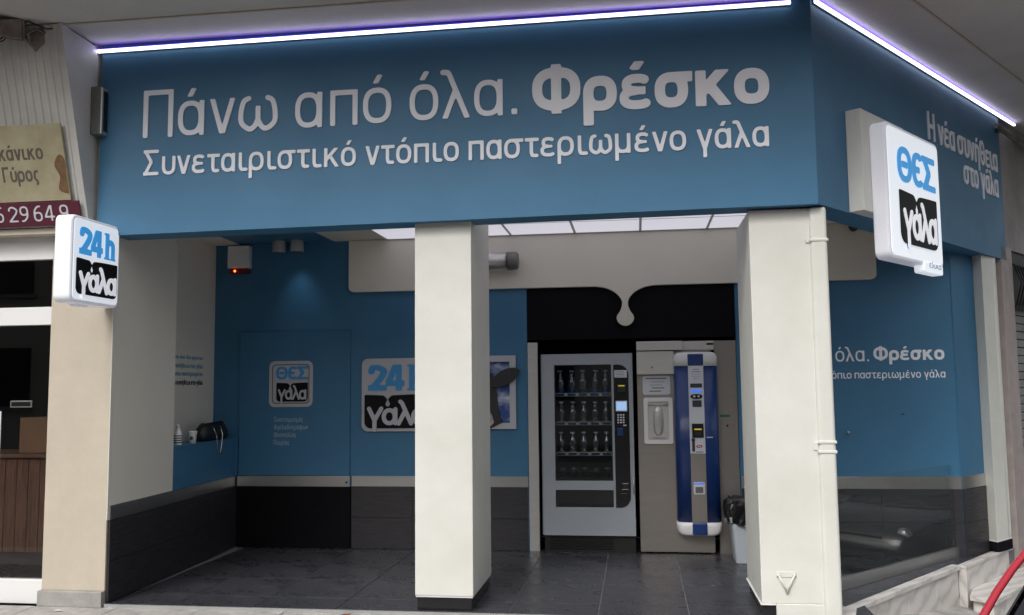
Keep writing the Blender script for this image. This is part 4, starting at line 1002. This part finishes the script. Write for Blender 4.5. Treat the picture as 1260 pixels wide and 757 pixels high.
for k, (u, w) in enumerate(((.04, .09), (.025, .105), (.03, .10), (.03, .10), (.04, .09))): box('strip_text', 'ink' if k < 2 else 'print_grey', s0+u, s0+w, yf_-.0012, yf_-.0005, 1.59-k*.020, 1.594-k*.020, dm)
box('lcd', 'ink', s0+.015, s0+.115, yf_-.004, yf_-.0005, 1.435, 1.470, dm, .001, 1)
box('small_display', 'display2', s0+.02, s0+.112, yf_-.003, yf_-.0005, 1.392, 1.418, dm)
MB().elev(se(s0+.065, 1.358, .050, .021, 0, 360, 24)[:-1], yf_-.006, yf_-.0005).build('button_panel', 'gloss', dm)
for dx in (-.018, .018): MB().lathe([(.011, 0), (.009, .006)], n=12).build('button', 'label', dm, loc=(s0+.065+dx, yf_-.006, 1.358)).rotation_euler = (PI/2, 0, 0)
box('card_window', 'ink', s0+.03, s0+.108, yf_-.004, yf_-.0005, 1.268, 1.325, dm, .003)
box('coin_unit', 'gloss', s0+.02, s0+.118, yf_-.012, yf_-.0005, 1.005, 1.125, dm, .004); box('coin_light', 'coin', s0+.04, s0+.10, yf_-.0135, yf_-.0125, 1.070, 1.082, dm); box('coin_chute', 'trim', s0+.045, s0+.10, yf_-.016, yf_-.0125, 1.02, 1.055, dm, .002, 1)
MB().lathe([(.016, 0), (.015, .006)], n=14).build('lock', 'ink', dm, loc=(s0+.028, yf_-.0005, .985)).rotation_euler = (PI/2, 0, 0)
box('coin_guide', 'ink', s0+.018, s0+.040, yf_-.003, yf_-.0005, .885, .985, dm, .004)
MB().elev(se(s0+.078, .930, .026, .012, 0, 360, 20)[:-1], yf_-.003, yf_-.0005).build('red_badge', 'redprint', dm); box('badge_slot', 'label', s0+.065, s0+.092, yf_-.0045, yf_-.0032, .926, .934, dm)
box('strip_mark', 'ink', s0+.05, s0+.11, yf_-.002, yf_-.0005, .878, .884, dm)
box('side_mark', 'label', s1_+.012, s1_+.065, -.1245, -.1195, 1.002, 1.010, dm)
MB().elev(rrect(s0+.02, s0+.115, .520, .625, .012), yf_-.006, yf_-.0005).build('outlet_plate', 'label', dm, .001, 1); box('outlet', 'bronze', s0+.035, s0+.10, yf_-.010, yf_-.0065, .535, .585, dm, .004); box('outlet_mark', 'display2', s0+.025, s0+.11, yf_-.0085, yf_-.0065, .606, .618, dm)
for x in (b0+.03, b1-.02): MB().lathe([(.016, 0), (.014, .012)], n=10).build('foot', 'alu', dm, loc=(x, .02, 0))

# ================================================================== BIN
bn = thing('waste_bin', 'pale plastic waste bin with black liner beside the dispenser', 'bin', (4.055, 1.90, .001))
def taper(mb, hx0, hy0, z0, hx1, hy1, z1, r=.03):
    n = 0; ring = []
    for hx, hy, z in ((hx0, hy0, z0), (hx1, hy1, z1)):
        ring += [(p[0], p[1], z) for p in rrect(-hx, hx, -hy, hy, r, 4)]
    n = len(ring)//2
    mb.add(ring, [tuple(range(n))[::-1], tuple(range(n, 2*n))]+[(i, (i+1) % n, n+(i+1) % n, n+i) for i in range(n)], False); return mb
taper(MB(), .135, .13, 0, .17, .16, .40).build('body', 'bin', bn, .004); taper(MB(), .176, .166, .345, .180, .17, .372).build('ridge', 'bin', bn, .003)
lv = []; lf_ = []; n = 44; prof_ = [(.150, .595), (.185, .605), (.205, .575), (.206, .52), (.200, .46), (.194, .415)]
random.seed(3)
ph = [random.uniform(0, 6) for _ in range(8)]
for j, (r_, z) in enumerate(prof_):
    for i in range(n):
        a = 2*PI*i/n; w = .010*math.sin(7*a+ph[j])+.008*math.sin(13*a+ph[(j+3) % 8])+random.uniform(-.006, .006)
        k = r_+w; e_ = 4
        c, s_ = math.cos(a), math.sin(a)
        lv.append((k*math.copysign(abs(c)**(2/e_), c), .95*k*math.copysign(abs(s_)**(2/e_), s_), z-.10+.012*math.sin(3*a+ph[2])+random.uniform(-.008, .008)))
for j in range(len(prof_)-1):
    for i in range(n): lf_.append((j*n+(i+1) % n, j*n+i, (j+1)*n+i, (j+1)*n+(i+1) % n))
lf_.append(tuple(range(n)))
MB().add(lv, lf_, False).build('liner', 'liner', bn)

# ================================================================== THINGS ON THE BENCH (bench top z=1.01)
zb = 1.0105
hb = thing('black_handbag', 'black leather handbag with a chain strap on the blue ledge', 'handbag', (-.655, 1.80, zb), math.radians(92.4))
vs = []; fs = []; nn = 24
for j, (sx_, sy_, z) in enumerate(((.19, .055, 0), (.205, .075, .03), (.20, .075, .08), (.19, .06, .13), (.175, .035, .165), (.165, .012, .175))):
    for i in range(nn):
        a = 2*PI*i/nn; c, s_ = math.cos(a), math.sin(a)
        vs.append((sx_*math.copysign(abs(c)**.6, c), sy_*math.copysign(abs(s_)**.6, s_), z-.012*math.sin(a*2+j)*(z > .1)+(.012*math.cos(3*a) if z > .15 else 0)))
for j in range(5):
    for i in range(nn): fs.append((j*nn+i, j*nn+(i+1) % nn, (j+1)*nn+(i+1) % nn, (j+1)*nn+i))
fs += [tuple(range(nn))[::-1], tuple(range(5*nn, 6*nn))]
MB().add([(a*1.3, b*1.1, c*.85) for a, b, c in vs], fs, True).build('bag_body', 'leather', hb)
ch_ = []
for i in range(34):
    t = i/33; xx = -.14+.15*t; zz = .125-.25*math.sin(PI*t)**.8; yy = -.075-.03*min(1, max(0, (.12-zz)*14))
    ch_.append((xx, yy, zz))
MB().tube(ch_, [.0052 if i % 2 else .0026 for i in range(34)], 6).build('chain', 'chain', hb)
cu_ = thing('paper_cup', 'white paper cup with a small green mark beside the handbag', 'cup', (-.575, 1.30, zb))
MB().lathe([(.028, 0), (.036, .085), (.038, .088), (.037, .091)], n=20).build('cup_wall', 'white', cu_); MB().lathe([(.0385, .0915), (.0385, .100), (.034, .106)], n=20).build('lid', 'white', cu_)
gm = MB().lathe([(.015, 0), (.015, .003)], n=14).build('green_mark', 'green', cu_, loc=(.008, -.033, .045)); gm.rotation_euler = (math.radians(90), 0, 0)
bo = thing('striped_bottle', 'white bottle with dark rings at the near end of the blue ledge', 'bottle', (-.582, 1.07, zb))
MB().lathe([(.030, 0), (.033, .01), (.033, .085), (.026, .11), (.014, .13), (.014, .145)], n=18).build('bottle_body', 'white', bo)
for z in (.018, .036, .054, .072): MB().lathe([(.0335, z), (.034, z+.002), (.034, z+.007), (.0335, z+.009)], n=18).build('ring', 'ink', bo)
MB().lathe([(.016, .1455), (.016, .165), (.012, .168)], n=12).build('cap', 'white', bo)

# small litter on the pavement
lm = MB().add([(-.04, 0, 0), (-.01, -.02, .008), (.035, -.005, .002), (.045, .012, .012), (.0, .022, .004), (0, 0, .012)], [(0, 1, 5), (1, 2, 5), (2, 3, 5), (3, 4, 5), (4, 0, 5)]).build('dry_leaf', 'leaf')
lm.location = (1.23, -.10, -.015); tag(lm, 'crumpled reddish brown leaf on the pavement before the threshold', 'leaf')
l2 = MB().add([(-.03, 0, 0), (.02, -.015, .004), (.04, .01, .002), (-.01, .02, .006)], [(0, 1, 2, 3)]).build('paper_scrap', 'litter'); l2.location = (-.75, -.17, -.014); tag(l2, 'white paper scrap on the pavement by the beige pillar', 'litter')

# ================================================================== CARS
def make_car(label, paint, loc, rz):
    c = thing('parked_car', label, 'car', loc, rz)
    # local: +x forward, wheels at z 0
    st = [(-2.0, .55, .55, .30), (-1.9, .74, .86, .22), (-1.5, .82, .92, .18), (-.6, .85, .93, .17), (.4, .85, .91, .17), (1.0, .84, .88, .18), (1.5, .80, .80, .2), (1.85, .70, .70, .24), (2.0, .56, .58, .3)]
    vs = []; fs = []; n = 20
    for x, hw, zt, z0 in st:
        zc = (zt+z0)/2; hz = (zt-z0)/2
        for i in range(n):
            a = 2*PI*i/n; cc, ss = math.cos(a), math.sin(a)
            vs.append((x, hw*math.copysign(abs(cc)**.45, cc), zc+hz*math.copysign(abs(ss)**.5, ss)))
    for j in range(len(st)-1):
        for i in range(n): fs.append((j*n+i, (j+1)*n+i, (j+1)*n+(i+1) % n, j*n+(i+1) % n))
    fs += [tuple(range(n)), tuple(range((len(st)-1)*n, len(st)*n))[::-1]]
    MB().add(vs, fs, True).build('body', paint, c)
    # cabin: glass core + pillars + roof
    B = {'fb': (1.02, .74, .88), 'ft': (.30, .58, 1.40), 'rt': (-1.15, .57, 1.40), 'rb': (-1.75, .72, .92)}
    g = MB(); P_ = lambda k, s, d=0: (B[k][0], s*(B[k][1]-d), B[k][2]-d*.5)
    def quad(name, pts, m):
        a, b, cc, d = [Vector(p) for p in pts]; nrm = (b-a).cross(d-a).normalized()*.006
        MB().add([a, b, cc, d]+[q-nrm for q in (a, b, cc, d)], [(0, 1, 2, 3), (7, 6, 5, 4), (0, 4, 5, 1), (1, 5, 6, 2), (2, 6, 7, 3), (3, 7, 4, 0)]).build(name, m, c)
    quad('windscreen', [P_('fb', 1, .03), P_('fb', -1, .03), P_('ft', -1, .03), P_('ft', 1, .03)], 'carglass')
    quad('rear_window', [P_('rb', -1, .03), P_('rb', 1, .03), P_('rt', 1, .03), P_('rt', -1, .03)], 'carglass')
    for s in (1, -1): quad('side_window', [P_('rb', s, .01), P_('fb', s, .01), P_('ft', s, .01), P_('rt', s, .01)], 'carglass')
    for s in (1, -1):
        def curve(a, b, r, bow=.03):
            A, B_ = Vector(P_(a, s)), Vector(P_(b, s)); return [A.lerp(B_, t)+Vector((0, s*bow*math.sin(PI*t), bow*1.2*math.sin(PI*t))) for t in np.linspace(0, 1, 9)]
        MB().tube(curve('fb', 'ft', .03), .013, 10).build('pillar', paint, c); MB().tube(curve('rb', 'rt', .04), .045, 10).build('pillar', paint, c)
        MB().tube([(-.35, s*.76, .90), (-.40, s*.61, 1.40)], .030, 8).build('pillar', 'trim', c)
        MB().tube([P_('ft', s), (-.4, s*.60, 1.43), P_('rt', s)], .032, 10).build('roof_rail', paint, c)
        MB().lathe([(.0, 0), (.08, 0), (.10, .05), (.06, .09)], n=12).build('headlight', 'lens', c, loc=(1.80, s*.52, .62)).rotation_euler = (0, PI/2, 0)
        MB().tube([(-1.88, s*.66, .65), (-1.90, s*.66, .80)], .05, 10).build('tail_light', 'redprint', c)
        m_ = MB().lathe([(.03, -.08), (.07, -.06), (.08, 0), (.07, .06), (.03, .08)], n=12).build('mirror', paint, c, loc=(.85, s*.95, .98)); m_.scale = (.6, 1, .8); m_.rotation_euler = (PI/2, 0, 0)
        for x in (1.25, -1.25):
            w = MB().lathe([(.20, -.10), (.29, -.10), (.31, -.07), (.31, .07), (.29, .10), (.20, .10)], n=28).build('wheel', 'tyre', c, loc=(x, s*.76, .31)); w.rotation_euler = (PI/2, 0, 0)
            r_ = MB().lathe([(.0, .0), (.04, .012), (.19, .0), (.2, -.02)], n=28); rr = r_.build('rim', 'alu', w); rr.location = (0, 0, -s*.088); rr.rotation_euler = (0 if s < 0 else PI, 0, 0)
    vs = []; fs = []
    for i, x in enumerate((.34, .1, -.4, -.9, -1.18)):
        for j in range(9):
            t = -1+j/4; vs.append((x, t*.585, 1.40+.045*(1-t*t)*(1 if abs(i-2) < 2 else .6)))
    for i in range(4):
        for j in range(8): a = i*9+j; fs.append((a, a+1, a+10, a+9))
    MB().add(vs, fs, True).build('roof', paint, c)
    box('number_plate', 'plate', 1.965, 1.99, -.26, .26, .40, .51, c, .002, 1); box('grille', 'trim', 1.90, 1.975, -.35, .35, .55, .62, c, .01)
    box('bumper_strip', 'trim', 1.88, 1.97, -.5, .5, .28, .36, c, .015)
    for k, y in enumerate((-.3, .25)): MB().tube([(.98, y, .92), (.80, y-.42, 1.05)], .008, 6).build('wiper', 'trim', c)
    return c
make_car('red car cut by the bottom right corner with dark windscreen', 'red', (5.262, -2.55, -.415), math.radians(232))
make_car('dark parked car reflected in the low glass screen', 'dcar', (8.6, 3.4, -.67), math.radians(232))

bpy.context.view_layer.update()
